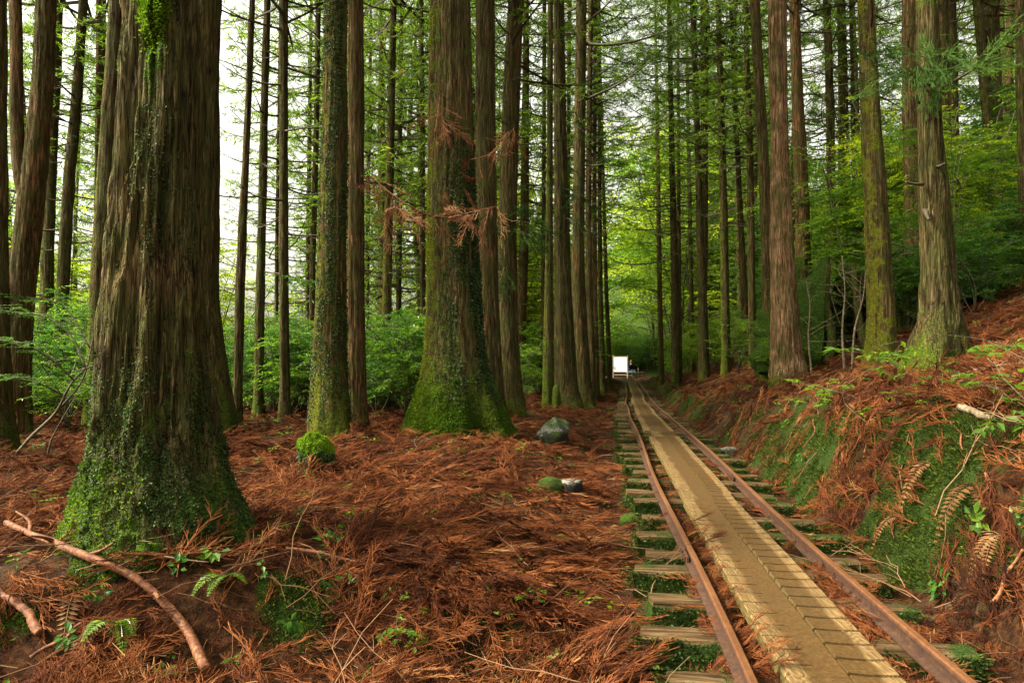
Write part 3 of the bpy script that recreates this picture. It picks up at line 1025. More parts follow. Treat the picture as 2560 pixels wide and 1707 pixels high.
TREES = {}
def cedar(label, pix, base=None, Y=None, nth=28, seed=0, relief=.012, lobes=.25, lobe_n=5, lobe_h=.35, moss=(.10, .5, .5, .28), red=.18, hue=(.1, .3),
          lumps=(), crown=None, sparse=None, bare=None, height=19.0, group=None, rows=None, name='cedar_tree', flare=1.35, dY=0.0, csc=1.0, fork=None):
    if base is not None and Y is None:
        _, Y, _ = hit(base[0], base[1])
        Y += dY
    pts = tree_path(pix, Y)
    if base is not None:
        bx = (base[0] - PCX) / F * Y
    else:
        p0, p1 = pts[0], pts[-1]
        k = (p1[0] - p0[0]) / max(.5, (p1[2] - p0[2])) * .6
        gz = float(ground_h(p0[0], Y, False))
        bx = p0[0] - k * (p0[2] - gz)
    bz = float(ground_h(bx, Y))
    pts = [p for p in pts if p[2] > bz + .15]
    r0 = pts[0][3]
    if base is not None and len(base) > 2:
        rb = base[2] / 2 / F * Y
    else:
        rb = r0 * flare
    low = [[bx, Y, bz - .3, rb * 1.1], [bx, Y, bz + .02, rb]]
    if pts[0][2] - bz > .9:
        f = .55 / (pts[0][2] - bz)
        low.append([bx + (pts[0][0] - bx) * f, Y, bz + .55, r0 * (1.05 + .06 * (flare - 1))])
    top = pts[-1]
    prev = pts[max(0, len(pts) - 2)]
    sl_ = np.clip((top[0] - prev[0]) / max(.3, top[2] - prev[2]), -.06, .06)
    zt_ = max(bz + height, top[2] + 3)
    dz = zt_ - top[2]
    hi = [[top[0] + sl_ * dz * .4, Y, top[2] + dz * .45, top[3] * .78], [top[0] + sl_ * dz * .7, Y, zt_, top[3] * .22]]
    P = np.array(low + pts + hi)
    P[:, 0] -= bx; P[:, 1] -= Y; P[:, 2] -= bz
    root = link(name, None, loc=(bx, Y, bz), label=label, category='tree', group=group)
    zvis = HC + HZ / F * Y - bz + .6
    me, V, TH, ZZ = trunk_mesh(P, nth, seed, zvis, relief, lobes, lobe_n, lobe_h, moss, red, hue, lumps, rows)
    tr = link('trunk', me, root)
    def onpath(z):
        return (float(np.interp(z, P[:, 2], P[:, 0])), 0.0, z)
    rnd = random.Random(seed)
    ht = P[-1, 2]
    c0 = crown if crown is not None else max(zvis + 1.0, ht * .5)
    cs = (ht + .8 - c0) / 10.0
    if crown is not False and cs > .2:
        a, b = onpath(c0), onpath(ht)
        cr = link('crown', CROWN[seed % 4], root, a, (0, math.atan2(b[0] - a[0], b[2] - a[2]), rnd.random() * 6.28), (csc, csc, cs))
    if sparse is not None:
        a = onpath(sparse)
        link('branches', SPARSE[seed % 4], root, a, (0, 0, rnd.random() * 6.28), (csc, csc, (c0 - sparse) / 6.0), kind='stuff')
    if bare is not None:
        a, e = onpath(bare[0]), bare[1]
        link('dead_branches', BARE[seed % 4], root, a, (0, 0, rnd.random() * 6.28), (1, 1, (e - bare[0]) / 6.0), kind='stuff')
    TREES[label] = (root, tr, V, TH, ZZ)
    return root, tr, V, TH, ZZ

rg = np.random.default_rng(11)
THF = -math.pi / 2            # trunk side that faces the camera
def near_th(TH, a, w):
    return np.exp(-(((TH - a + np.pi) % (2 * np.pi) - np.pi) / w) ** 2)

# the giant in front
root, tr, V, TH, ZZ = cedar('giant cedar with thick fluted shaggy bark and creeper-covered base in front', [(412, 0, 176), (407, 220, 186), (402, 440, 198), (396, 586, 224), (393, 733, 246), (390, 953, 262), (388, 1100, 312), (394, 1230, 385)],
    base=(410, 1378, 505), nth=320, seed=1, relief=.044, lobes=.30, lobe_n=6, lobe_h=.42, moss=(.10, .62, .75, .10), red=.12, hue=(.05, .22), rows=.014,
    lumps=[(3.12, THF + .12, .16, .30, .07, .9), (2.95, THF + .12, .05, .3, -.05, .3), (2.78, THF + .12, .16, .34, .015, .5), (2.85, math.pi + .05, .16, .2, .035, .9), (2.1, THF - .9, .5, .25, .02, -.2), (1.3, THF - 1.0, .35, .22, .025, 0)], height=22, dY=.22)
me = cling(V, TH, ZZ, lambda t, z: sst(1.35, .25, z) * (.25 + sst(.42, .62, fbm(np.cos(t) * 3, np.sin(t) * 3, z * 2.5, 4, 3))) * (z > -.05), 26000, .0125, rg, IVY)
link('creeper', me, root, kind='stuff')
me = cling(V, TH, ZZ, lambda t, z: (sst(.8, .1, z) * near_th(t, THF - .75, .6) * 1.0 + 3.0 * np.exp(-((z - 3.2) / .17) ** 2) * near_th(t, THF + .12, .3) + 2.0 * np.exp(-((z - 2.85) / .17) ** 2) * near_th(t, math.pi, .25)) * (z > -.05), 9000, .020, rg, MOSSB, name='moss', blade=True)
link('moss', me, root, kind='stuff')
me = cling(V, TH, ZZ, lambda t, z: sst(4.2, 1.0, z) * sst(.52, .66, fbm(np.cos(t) * 2.2, np.sin(t) * 2.2, z * 1.6, 8, 3)) * (z > .5) * (z < 2.6) * near_th(t, THF + .1, 1.2), 1800, .012, rg, IVY, name='creeper')
link('creeper', me, root, kind='stuff')

cedar('cedar standing close behind the giant cedar on its boardwalk side', [(498, 0, 104), (493, 366, 104), (488, 733, 108), (497, 850, 118), (500, 950, 144)], base=(505, 1095, 190), nth=110, seed=2, relief=.02, moss=(.10, .7, .9, .2), hue=(.1, .25), height=21)
# left side
cedar('dark cedar trunk cut off by the left edge of the picture', [(-18, 0, 62), (-16, 600, 64), (-14, 1000, 74)], base=(-14, 1135), nth=60, seed=3, moss=(.15, .5, .6, .1))
r_, t_, V, TH, ZZ = cedar('tall reddish cedar whose trunk forks beside a narrow stem, left of the giant', [(115, 0, 41), (110, 180, 46), (92, 366, 51), (76, 500, 58), (60, 650, 62), (50, 733, 64), (42, 900, 68)], base=(38, 1090, 84), nth=64, seed=4, relief=.014, red=.45, moss=(.0, .45, .6, .1), height=20)
Yb = r_.location.y
mb = MB()
fp = np.array([at(40, -60, Yb), at(44, 0, Yb), at(48, 293, Yb), at(54, 400, Yb), at(64, 470, Yb), at(76, 540, Yb)])
fp[:, 0] -= r_.location.x; fp[:, 1] -= Yb; fp[:, 2] -= r_.location.z
fp[:, 1] -= np.array([.05, .05, .05, .06, .06, .02])
ext = fp[0] + np.array([[0, 0, 6.0], [0, 0, 3.0]]) * 1.0
fpath = np.vstack([ext, fp])
V2, Q2, T2 = tube(smooth_path(fpath, 40), np.interp(np.linspace(0, 1, 40), [0, .3, .9, 1], [.05, .07, .088, .1]), 22, True, .12, 5)
mb.add(V2, Q2, T2, moss=.05, red=.75, hue=.2)
link('stem', mb.mesh('stem', [BARK]), r_)
cedar('leafy dark cedar behind the forked cedar', [(146, 0, 20), (141, 200, 22), (130, 366, 24), (118, 660, 30)], Y=17, nth=28, seed=5, moss=(.35, .4, 1, .2), bare=(2.5, 8.5), sparse=6.0, crown=9.0)
cedar('black leaning cedar silhouetted on the white sky at left', [(209, 0, 21), (194, 220, 23), (174, 440, 26), (161, 660, 28)], Y=16, nth=28, seed=6, moss=(.05, .2, 1, .1), red=.05, bare=(2.2, 8.0), sparse=6.5, crown=8.8)
cedar('straight reddish cedar just left of the mossy cedar by the giant', [(253, 0, 23), (248, 366, 20), (245, 600, 20), (243, 700, 21)], Y=17.5, nth=28, seed=7, red=.6, bare=(3, 9), crown=10)
cedar('mossy cedar half hidden behind the left side of the giant', [(296, 0, 40), (285, 180, 42), (272, 366, 46), (258, 620, 50), (252, 733, 52)], Y=11.5, nth=60, seed=8, moss=(.28, .4, 1.2, .35), hue=(.15, .4), height=19)
# between giant and centre
cedar('slim leaning cedar first in the bright gap right of the giant', [(631, 0, 14), (616, 366, 17), (607, 560, 20), (601, 718, 22)], base=(592, 1063, 34), nth=28, seed=9, moss=(.12, .3, .5, .2), height=18)
cedar('slim cedar second in the bright gap right of the giant', [(668, 0, 16), (659, 366, 18), (655, 560, 20), (652, 697, 22)], base=(645, 1048, 36), nth=28, seed=10, moss=(.3, .3, .5, .2), bare=(2.5, 8), height=18)
cedar('straight cedar third in the bright gap, next to the moss-clad cedar', [(709, 0, 22), (709, 366, 21), (709, 660, 23)], base=(713, 1052, 40), nth=30, seed=11, moss=(.08, .3, .5, .25), bare=(3, 9), sparse=7, crown=10, height=19)
cedar('thin pale trunk hugging the third cedar of the bright gap', [(697, 300, 8), (694, 500, 9), (692, 660, 10)], Y=22, nth=20, seed=12, bare=(3, 8), sparse=5, crown=9)
cedar('thin far cedar with foliage left of the moss-clad cedar', [(776, 180, 9), (773, 400, 11), (770, 645, 12)], Y=25, nth=20, seed=13, sparse=4, bare=(2, 8), crown=9, height=20)
cedar('thin cedar touching the left outline of the moss-clad cedar', [(796, 0, 13), (790, 366, 14), (782, 645, 15)], Y=22, nth=24, seed=14, moss=(.2, .3, 1, .2), sparse=6, crown=10, bare=(3, 9))
root, tr, V, TH, ZZ = cedar('moss-clad cedar with orange-brown lower trunk, behind the round mossy stump', [(841, 0, 55), (838, 180, 60), (836, 366, 65), (832, 560, 69), (828, 733, 76), (823, 880, 84), (822, 1000, 96)], base=(824, 1092, 116), nth=110, seed=15, relief=.02, moss=(.30, .40, .7, .30), hue=(.25, .80), red=.35, rows=.028, height=20, lobes=.2)
me = cling(V, TH, ZZ, lambda t, z: sst(.40, .6, fbm(np.cos(t) * 2, np.sin(t) * 2, z * 1.3, 14, 3)) * (z > .1) * (z < 6.5), 13000, .025, rg, IVY)
link('creeper', me, root, kind='stuff')
cedar('smooth brown cedar standing right against the moss-clad cedar', [(890, 0, 37), (890, 366, 41), (889, 733, 45)], base=(893, 1067, 62), nth=64, seed=16, relief=.013, red=.5, moss=(.0, .75, .35, .05), height=20)
cedar('mossy cedar in the dense needles between the moss-clad and the central cedar', [(984, 0, 16), (976, 366, 20), (969, 645, 23)], Y=17, nth=28, seed=17, moss=(.35, .3, 1, .3), hue=(.2, .4), sparse=5.0, bare=(3, 8), crown=9, height=18)
cedar('pale far trunk just right of the mossy mid-distance cedar', [(1002, 180, 11), (999, 366, 13), (998, 550, 14)], Y=26, nth=20, seed=18, red=.2, sparse=5, bare=(3, 8), crown=10)
cedar('dark slender trunk left of the great central cedar', [(1052, 0, 11), (1056, 293, 13), (1056, 513, 13)], Y=24, nth=20, seed=19, sparse=4.5, bare=(3, 8), crown=9)
cedar('far cedar in green needles behind the brown smooth cedar', [(925, 200, 9), (921, 400, 11), (918, 640, 12)], Y=30, nth=20, seed=20, sparse=4, bare=(3, 8), crown=9)

root, tr, V, TH, ZZ = cedar('great central cedar with bright moss roots and a dark creeper-covered flank', [(1126, 0, 100), (1126, 220, 110), (1130, 513, 122), (1132, 640, 128), (1134, 733, 136), (1137, 880, 152), (1139, 960, 188)], base=(1145, 1088, 290), nth=180, seed=21, relief=.022, lobes=.55, lobe_n=6, lobe_h=.35, moss=(.20, .85, .55, .55), hue=(.05, .42), red=.35, rows=.024, height=22)
me = cling(V, TH, ZZ, lambda t, z: near_th(t, -.75, .75) * sst(.35, .55, fbm(np.cos(t) * 2, np.sin(t) * 2, z * 1.2, 24, 3)) * (z > .4) * (z < 4.6) * (sst(4.6, 2.2, z) + .15), 9000, .032, rg, IVY)
link('creeper', me, root, kind='stuff')
me = cling(V, TH, ZZ, lambda t, z: sst(1.0, .1, z) * (z > -.08) * (.3 + near_th(t, -2.2, 1.0)), 16000, .030, rg, MOSSB, name='moss', blade=True)
link('moss', me, root, kind='stuff')
me = cling(V, TH, ZZ, lambda t, z: near_th(t, math.pi, .7) * (z > .3) * (z < 6) * sst(.35, .6, fbm(np.cos(t) * 3, np.sin(t) * 3, z * 1.5, 34, 3)), 5000, .026, rg, MOSSY, name='moss', blade=True)  # yellow moss on the left flank, with the side light painted into its colour
link('moss', me, root, kind='stuff')
cedar('straight brown cedar close behind the right flank of the central cedar', [(1213, 0, 47), (1214, 366, 52), (1220, 733, 52), (1226, 880, 56)], base=(1234, 1000, 74), Y=12.4, nth=72, seed=22, relief=.014, red=.25, moss=(.03, .6, .5, .2), height=20)
cedar('slightly curved dark cedar with a bulging waist right of the straight brown cedar', [(1290, 0, 39), (1280, 200, 43), (1273, 400, 45), (1268, 586, 46), (1271, 780, 48), (1274, 900, 52)], base=(1284, 1028, 70), Y=13.8, nth=64, seed=23, relief=.014, red=.2, moss=(.1, .7, .5, .15), bare=(5, 9), sparse=6.5, crown=10, height=19)
cedar('thin pale trunk left of the slim mossy cedar by the track', [(1361, 0, 10), (1360, 366, 10), (1358, 660, 11)], Y=25, nth=20, seed=24, bare=(3, 8), sparse=6, crown=11)
cedar('slim mossy cedar with a small stump at its foot', [(1376, 0, 14), (1374, 440, 16), (1372, 733, 22), (1370, 880, 26)], base=(1370, 1020, 34), Y=16.5, nth=36, seed=25, moss=(.35, .4, .8, .2), hue=(.15, .35), height=18)
cedar('grey furrowed cedar with a wide foot beside the track', [(1397, 0, 27), (1401, 366, 32), (1408, 733, 43), (1412, 880, 54)], base=(1418, 990, 84), Y=18.5, nth=64, seed=26, relief=.02, red=.08, moss=(.03, .6, .5, .25), hue=(.1, .3), height=22)
cedar('very thin trunk in the gap between the two grey trackside cedars', [(1424, 0, 10), (1421, 366, 10), (1419, 600, 11)], Y=28, nth=18, seed=27, bare=(3, 8), sparse=7, crown=12, height=20)
cedar('dark brown tall cedar leaning towards the track, right of the grey furrowed cedar', [(1453, 0, 26), (1449, 366, 29), (1445, 660, 32), (1451, 843, 38)], base=(1463, 972, 54), Y=21.0, nth=48, seed=28, relief=.016, red=.25, moss=(.05, .6, .6, .1), bare=(5, 11), height=24)
for (lb, px, Y, seed, rd) in [('first slim trunk of the row receding along the track', [(1477, 0, 12), (1471, 513, 16), (1472, 733, 17), (1478, 880, 19)], 23, 29, .4),
        ('second slim trunk of the row receding along the track, with a pale scar', [(1488, 0, 10), (1486, 513, 12), (1487, 733, 13), (1491, 900, 15)], 26, 30, .7),
        ('third slim trunk of the row receding along the track', [(1497, 0, 9), (1499, 513, 11), (1501, 733, 12), (1506, 900, 14)], 29, 31, .2),
        ('fourth and thinnest trunk of the row receding along the track', [(1503, 250, 7), (1510, 513, 9), (1516, 733, 10), (1523, 890, 11)], 34, 32, .3)]:
    cedar(lb, px, Y=Y, nth=24, seed=seed, red=rd, moss=(.08, .5, .8, .15), sparse=8, bare=(5, 11), crown=12, height=22)
# right of the track
cedar('slender cedar with whorls of bare branches, nearest the signboard', [(1640, 150, 7), (1644, 366, 10), (1648, 660, 12), (1652, 860, 13)], Y=32, nth=20, seed=33, red=.4, sparse=5, bare=(3, 10), crown=11, height=18)
cedar('slender cedar next to the one with bare whorls, thicker below', [(1672, 0, 11), (1681, 440, 14), (1688, 733, 20), (1689, 850, 22)], base=(1690, 912, 28), Y=27, nth=28, seed=34, moss=(.15, .4, .8, .2), sparse=6, bare=(4, 10), crown=10, height=18)
cedar('thin trunk almost touching the slender trackside cedar', [(1696, 300, 8), (1697, 600, 10), (1699, 800, 11)], Y=30, nth=18, seed=35, red=.5, sparse=6, crown=10)
cedar('thin far cedar in the light green between two trunk pairs', [(1718, 180, 8), (1724, 500, 10), (1730, 800, 11)], Y=34, nth=18, seed=36, red=.5, sparse=6, bare=(4, 10), crown=11)
cedar('dark knotty cedar of the crossed pair right of the track', [(1731, 0, 13), (1745, 366, 15), (1752, 660, 20), (1758, 800, 23)], base=(1762, 892, 30), Y=24, nth=30, seed=37, moss=(.12, .4, .8, .1), red=.15, sparse=7, bare=(4, 10), crown=10, height=19)
cedar('paler brown cedar of the crossed pair right of the track', [(1761, 60, 19), (1761, 366, 18), (1760, 660, 18), (1756, 800, 19)], Y=25, nth=28, seed=38, red=.3, sparse=9, crown=12, height=19)
cedar('green-tinged cedar midway between the crossed pair and the bare orange cedar', [(1795, 0, 12), (1805, 366, 17), (1811, 623, 20), (1813, 760, 21)], Y=23, nth=28, seed=39, moss=(.25, .4, 1, .3), hue=(.2, .4), sparse=7, bare=(4, 10), crown=10)
cedar('thin leaning cedar left of the pair before the bare orange cedar', [(1828, 60, 8), (1843, 366, 12), (1856, 660, 16), (1860, 740, 17)], Y=25, nth=22, seed=40, red=.4, sparse=7, bare=(4, 10), crown=10)
cedar('cedar with foliage at its head, second left of the bare orange cedar', [(1865, 73, 12), (1874, 366, 16), (1879, 660, 18), (1880, 760, 19)], Y=22, nth=24, seed=41, red=.25, sparse=6, bare=(4, 9), crown=9.5)
cedar('dark green slanting cedar immediately left of the bare orange cedar', [(1886, 0, 24), (1907, 366, 27), (1919, 660, 27), (1920, 800, 28)], base=(1917, 955, 34), nth=40, seed=42, relief=.01, moss=(.25, .4, .9, .1), red=.3, height=18)
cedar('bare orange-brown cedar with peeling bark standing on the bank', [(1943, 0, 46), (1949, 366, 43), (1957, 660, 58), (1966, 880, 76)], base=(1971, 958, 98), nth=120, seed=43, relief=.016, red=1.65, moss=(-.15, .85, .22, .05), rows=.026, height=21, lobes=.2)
cedar('reddish cedar with smooth lower bark behind the bare orange cedar', [(1985, 0, 24), (1993, 220, 28), (2002, 440, 33), (2006, 560, 35)], Y=19, nth=36, seed=44, red=.95, moss=(-.1, .2, 1, .1), bare=(5, 11), sparse=9, crown=12, height=20)
cedar('mid-distance cedar above the bright bushes, first right of the reddish one', [(2066, 0, 18), (2076, 300, 20), (2080, 600, 22)], Y=22, nth=26, seed=45, bare=(4, 12), sparse=6, crown=11, height=18)
cedar('mid-distance cedar above the bright bushes, second right of the reddish one', [(2103, 0, 20), (2110, 260, 22), (2114, 500, 24)], Y=23, nth=26, seed=46, bare=(4, 12), sparse=5, crown=10, height=18)
cedar('thin trunk between the second mid-distance cedar and the yellow-green cedar', [(2127, 0, 9), (2132, 260, 10), (2136, 500, 11)], Y=25, nth=18, seed=47, bare=(4, 12), sparse=6, crown=11)
root, tr, V, TH, ZZ = cedar('yellow-green lichened cedar standing on the slope', [(2164, 0, 40), (2178, 293, 46), (2187, 440, 50), (2194, 586, 54), (2203, 733, 62), (2206, 830, 68)], base=(2206, 905, 84), nth=96, seed=48, relief=.013, red=.35, moss=(.36, .35, .5, .2), hue=(.45, .55), rows=.03, height=19, lobes=.2, bare=(4.0, 7.5))
cedar('large reddish-brown cedar behind the two slope cedars', [(2274, 0, 38), (2279, 293, 41), (2288, 513, 44), (2290, 600, 48)], Y=16, nth=44, seed=49, red=.6, moss=(.02, .8, .6, .1), bare=(5, 9), height=20)
root, tr, V, TH, ZZ = cedar('grey-green cedar with snapped branch stubs and a broad mossy foot on the slope', [(2318, 0, 48), (2323, 220, 52), (2332, 440, 62), (2344, 660, 78), (2353, 790, 95)], base=(2356, 915, 178), nth=120, seed=50, relief=.018, red=.12, moss=(.02, .75, .40, .15), hue=(.1, .3), rows=.026, height=20, lobes=.4, lobe_h=.3, lumps=[(4.4, THF, .5, 2.5, .0, .5)])
R3 = np.array(root.location)
for (x0, y0, x1, y1, r) in [(2300, 460, 2265, 455, .022), (2345, 415, 2362, 408, .018), (2315, 530, 2322, 548, .03), (2298, 252, 2290, 238, .028), (2360, 215, 2440, 170, .02), (2305, 215, 2275, 200, .016)]:
    a = np.array(at(x0, y0, R3[1] - .16)) - R3
    b = np.array(at(x1, y1, R3[1] - .42)) - R3
    V2, Q2, T2 = tube(smooth_path([a + (a - b) * .2, (a + b) / 2 + np.array([0, 0, -.01]), b], 8), np.linspace(r, r * .45, 8), 8, True, .3, 3)
    mb = MB(); mb.add(V2, Q2, T2)
    link('branch_stub', mb.mesh('branch_stub', [DEADWOOD]), root)
cedar('left of the twin brown trunks behind the stubbed cedar', [(2357, 0, 22), (2362, 300, 24), (2364, 480, 25)], Y=20, nth=26, seed=51, red=.3, bare=(5, 10), sparse=8, crown=11)
cedar('right of the twin brown trunks behind the stubbed cedar', [(2378, 0, 22), (2384, 300, 23), (2388, 480, 24)], Y=21, nth=26, seed=52, red=.2, bare=(5, 10), sparse=8, crown=11)
cedar('greenish cedar high on the slope, left of a close trio', [(2444, 0, 22), (2466, 293, 20), (2474, 400, 22)], Y=20, nth=26, seed=53, moss=(.25, .3, 1, .2), hue=(.3, .4), sparse=7, crown=12)
cedar('brown cedar high on the slope, middle of a close trio', [(2467, 0, 14), (2476, 240, 15), (2480, 350, 16)], Y=23, nth=22, seed=54, red=.3, sparse=7, crown=12)
cedar('brown cedar high on the slope, last of a close trio', [(2488, 0, 18), (2494, 240, 19), (2498, 350, 20)], Y=22, nth=24, seed=55, red=.4, sparse=7, crown=12)
cedar('dark cedar cut by the right edge of the picture, high on the slope', [(2551, 0, 23), (2556, 260, 25), (2560, 400, 26)], Y=15, nth=30, seed=56, red=.3, height=16)

# ------------------------------------------------------------------ leafy shrubs and small broadleaf trees (shared meshes)
def shrub_mesh(seed, H=2.2, R=1.1, nst=5, ntw=150, nl=16, leaf=.065, mat=None, flat=.6, zlo=.25, name='shrub', stem=.014):
    """stems that fork, twigs held in flat layers, leaves in two ranks along each twig"""
    rng = np.random.default_rng(seed)
    mb = MB()
    ends = []
    for s in range(nst):
        az = s * 2.4 + rng.normal() * .4
        rr = R * rng.uniform(.25, .85)
        hh = H * rng.uniform(.65, 1.0)
        q = np.linspace(0, 1, 9)
        wob = rng.normal(size=(2,)) * .12
        pts = np.stack([np.cos(az) * rr * q ** 1.4 + wob[0] * np.sin(q * 5), np.sin(az) * rr * q ** 1.4 + wob[1] * np.sin(q * 4.2), hh * q], -1)
        V, Q, T = tube(pts, np.linspace(stem, stem * .3, 9) * (H / 2), 5, False)
        mb.add(V, Q, T, 0, tint=.5)
        for k in range(6):
            i = rng.integers(2, 8)
            a2 = rng.uniform(0, 6.28)
            l2 = R * rng.uniform(.4, .9)
            p2 = pts[i] + np.stack([np.cos(a2) * l2 * q, np.sin(a2) * l2 * q, l2 * (.35 * q - .12 * q ** 2)], -1)
            V, Q, T = tube(p2[::2], np.linspace(stem * .45, stem * .15, 5) * (H / 2), 4, False)
            mb.add(V, Q, T, 0, tint=.5)
            ends.append(p2)
        ends.append(pts)
    P, D, N, LL, TT = [], [], [], [], []
    for w in range(ntw):
        e = ends[rng.integers(len(ends))]
        k = rng.uniform(.35, 1.0) * 8
        i = min(int(k), 7)
        p = e[i] + (e[i + 1] - e[i]) * (k - i)
        if p[2] < H * zlo * rng.random():
            p = p + np.array([0, 0, H * zlo])
        a = rng.uniform(0, 6.28)
        d = np.array([math.cos(a), math.sin(a), rng.uniform(-.25, .45)])
        d /= np.linalg.norm(d)
        tl = rng.uniform(.2, .5) * R
        s = np.linspace(.1, 1, nl)
        ax = p + np.outer(s * tl, d) + np.stack([0 * s, 0 * s, -.18 * s ** 2 * tl], -1)
        sd2 = nrm(np.cross(d, [0, 0, 1.0]))
        alt = np.where(np.arange(nl) % 2, 1, -1)[:, None]
        P.append(ax)
        D.append(d * .7 + sd2 * alt * .8 + rng.normal(size=(nl, 3)) * .25 + np.array([0, 0, -.12]))
        N.append(np.array([0, 0, 1.0]) + rng.normal(size=(nl, 3)) * (1 - flat))
        LL.append(leaf * rng.uniform(.6, 1.3, nl))
        TT.append(np.clip(rng.random() * .55 + .45 * rng.random(nl), 0, 1))
    P, D, N, LL, TT = map(np.concatenate, (P, D, N, LL, TT))
    V, T, tn = leaves(P, D, N, LL, LL * .42, .15, TT, rng)
    mb.add(V, None, T, 1, tint=tn)
    return mb.mesh(name, [STEM, mat], False)

SH_DARK = [shrub_mesh(300 + k, 1.9, 1.2, 5, 190, 16, .070, LEAF_DARK, .7) for k in range(3)]
SH_MID = [shrub_mesh(310 + k, 2.3, 1.2, 6, 230, 16, .075, LEAF_MID, .55) for k in range(4)]
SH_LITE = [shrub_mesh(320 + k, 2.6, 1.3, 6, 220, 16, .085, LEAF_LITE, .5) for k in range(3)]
TR_MID = [shrub_mesh(330 + k, 6.0, 2.3, 5, 420, 16, .11, LEAF_MID, .6, .3, stem=.010) for k in range(3)]
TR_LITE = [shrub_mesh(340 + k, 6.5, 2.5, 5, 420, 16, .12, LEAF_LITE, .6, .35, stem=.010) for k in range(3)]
TR_DARK = [shrub_mesh(360 + k, 6.0, 2.3, 5, 420, 16, .11, LEAF_DARK, .6, .3, stem=.010) for k in range(2)]
SAP = [shrub_mesh(350 + k, .55, .30, 2, 16, 9, .055, LEAF_MID, .7, .3, 'seedling', .010) for k in range(4)]

rp = random.Random(5)
def put_bush(name, mesh, x, y, s, label, group, cat='bush', zs=1.0, sink=.05, tilt=.06):
    z = float(ground_h(x, y))
    return link(name, mesh, None, (x, y, z - sink), (rp.uniform(-tilt, tilt), rp.uniform(-tilt, tilt), rp.uniform(0, 6.28)), (s, s, s * zs), label=label, category=cat, group=group)

ORD = 'first second third fourth fifth sixth seventh eighth ninth tenth eleventh twelfth thirteenth fourteenth fifteenth sixteenth'.split()
def number(made, label):
    made.sort(key=lambda o: o.location.x / o.location.y)
    if len(made) <= 16:
        for k, o in enumerate(made):
            o['label'] = f'{label}, {ORD[k]} from the left'
GAPS = []
def in_lane(x, y):
    return -16 < x < 7 and 44.5 < y < 53
def in_gap(x, y):
    px = PCX + x / y * F
    return any(a < px < b for a, b in GAPS)
def belt(n, pxr, yr, sr, pool, name, label, group, cat='bush', tmin=1.7, zs=(.9, 1.15)):
    made = []
    k = 0
    tries = 0
    while k < n and tries < n * 30:
        tries += 1
        y = math.sqrt(rp.uniform(yr[0] ** 2, yr[1] ** 2))
        x = (rp.uniform(*pxr) - PCX) / F * y
        t = float(track_t(x, y))
        if abs(t) < tmin or in_gap(x, y) or (cat == 'tree' and in_lane(x, y)) or (1500 < PCX + x / y * F < 1610 and y < 53):
            continue
        made.append(put_bush(name, rp.choice(pool), x, y, rp.uniform(*sr), label, group, cat, rp.uniform(*zs)))
        k += 1
    number(made, label)

# left of the track
belt(14, (-80, 330), (10.5, 17), (.8, 1.25), SH_DARK + SH_MID, 'evergreen_bush', 'evergreen bush left of the giant cedar', 'bushes left of the giant cedar')
belt(16, (560, 800), (13.5, 19), (.85, 1.25), SH_DARK + SH_MID[:2], 'leafy_bush', 'bright green bush in the gap right of the giant cedar', 'bushes in the gap right of the giant cedar')
belt(16, (880, 1110), (13, 20), (.85, 1.3), SH_DARK + SH_MID[:1], 'leafy_bush', 'green bush just left of the central cedar', 'bushes left of the central cedar')
belt(10, (1180, 1400), (19, 28), (.9, 1.4), SH_MID, 'leafy_bush', 'olive green bush in the gap right of the central cedar', 'bushes right of the central cedar', tmin=3)
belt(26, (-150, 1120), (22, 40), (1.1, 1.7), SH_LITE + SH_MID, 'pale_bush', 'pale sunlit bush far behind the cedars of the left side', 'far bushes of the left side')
GAPS[:] = [(500, 740), (1330, 1390)]
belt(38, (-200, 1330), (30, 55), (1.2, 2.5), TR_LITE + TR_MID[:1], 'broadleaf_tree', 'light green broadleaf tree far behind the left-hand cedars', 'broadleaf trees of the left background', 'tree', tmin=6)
GAPS[:] = []
# along the far track and behind the signboard
belt(16, (1340, 1560), (34, 54), (.7, 1.2), SH_MID + SH_DARK, 'trackside_bush', 'green bush beside the far end of the track, left of it', 'far trackside bushes on the left', tmin=2.0)
belt(34, (1590, 1900), (21, 48), (.7, 1.25), SH_MID + SH_LITE[:1], 'trackside_bush', 'green bush on the bank right of the far track', 'far bank bushes right of the track', tmin=2.6)
belt(34, (1470, 1720), (53.5, 66), (1.1, 1.9), SH_MID + SH_DARK, 'thicket_bush', 'dark green bush of the thicket behind the signboard', 'thicket behind the signboard', tmin=0)
belt(44, (1180, 1990), (42, 72), (1.5, 2.8), TR_MID + TR_LITE, 'broadleaf_tree', 'pale green broadleaf tree closing the view above the signboard', 'broadleaf trees closing the view', 'tree', tmin=3)
# the right-hand slope
belt(30, (1880, 2620), (12.5, 19), (.7, 1.2), SH_MID[:1] + SH_DARK, 'slope_bush', 'dense green bush on the slope behind the right-hand cedars', 'bushes on the right slope', tmin=4.6)
belt(34, (1850, 2700), (19, 34), (1.0, 1.6), SH_MID + SH_DARK, 'slope_bush', 'bush high on the wooded slope at right', 'bushes high on the right slope', tmin=5)
belt(14, (1900, 2420), (14, 20), (.65, .95), TR_MID + TR_LITE[:1], 'understory_tree', 'bright green understory tree among the slope cedars', 'understory trees between the slope cedars', 'tree', tmin=5)
belt(26, (1750, 2750), (22, 42), (.9, 1.4), TR_DARK + TR_MID[:1], 'slope_tree', 'green broadleaf tree filling the upper right slope', 'broadleaf trees of the right slope', 'tree', tmin=6)

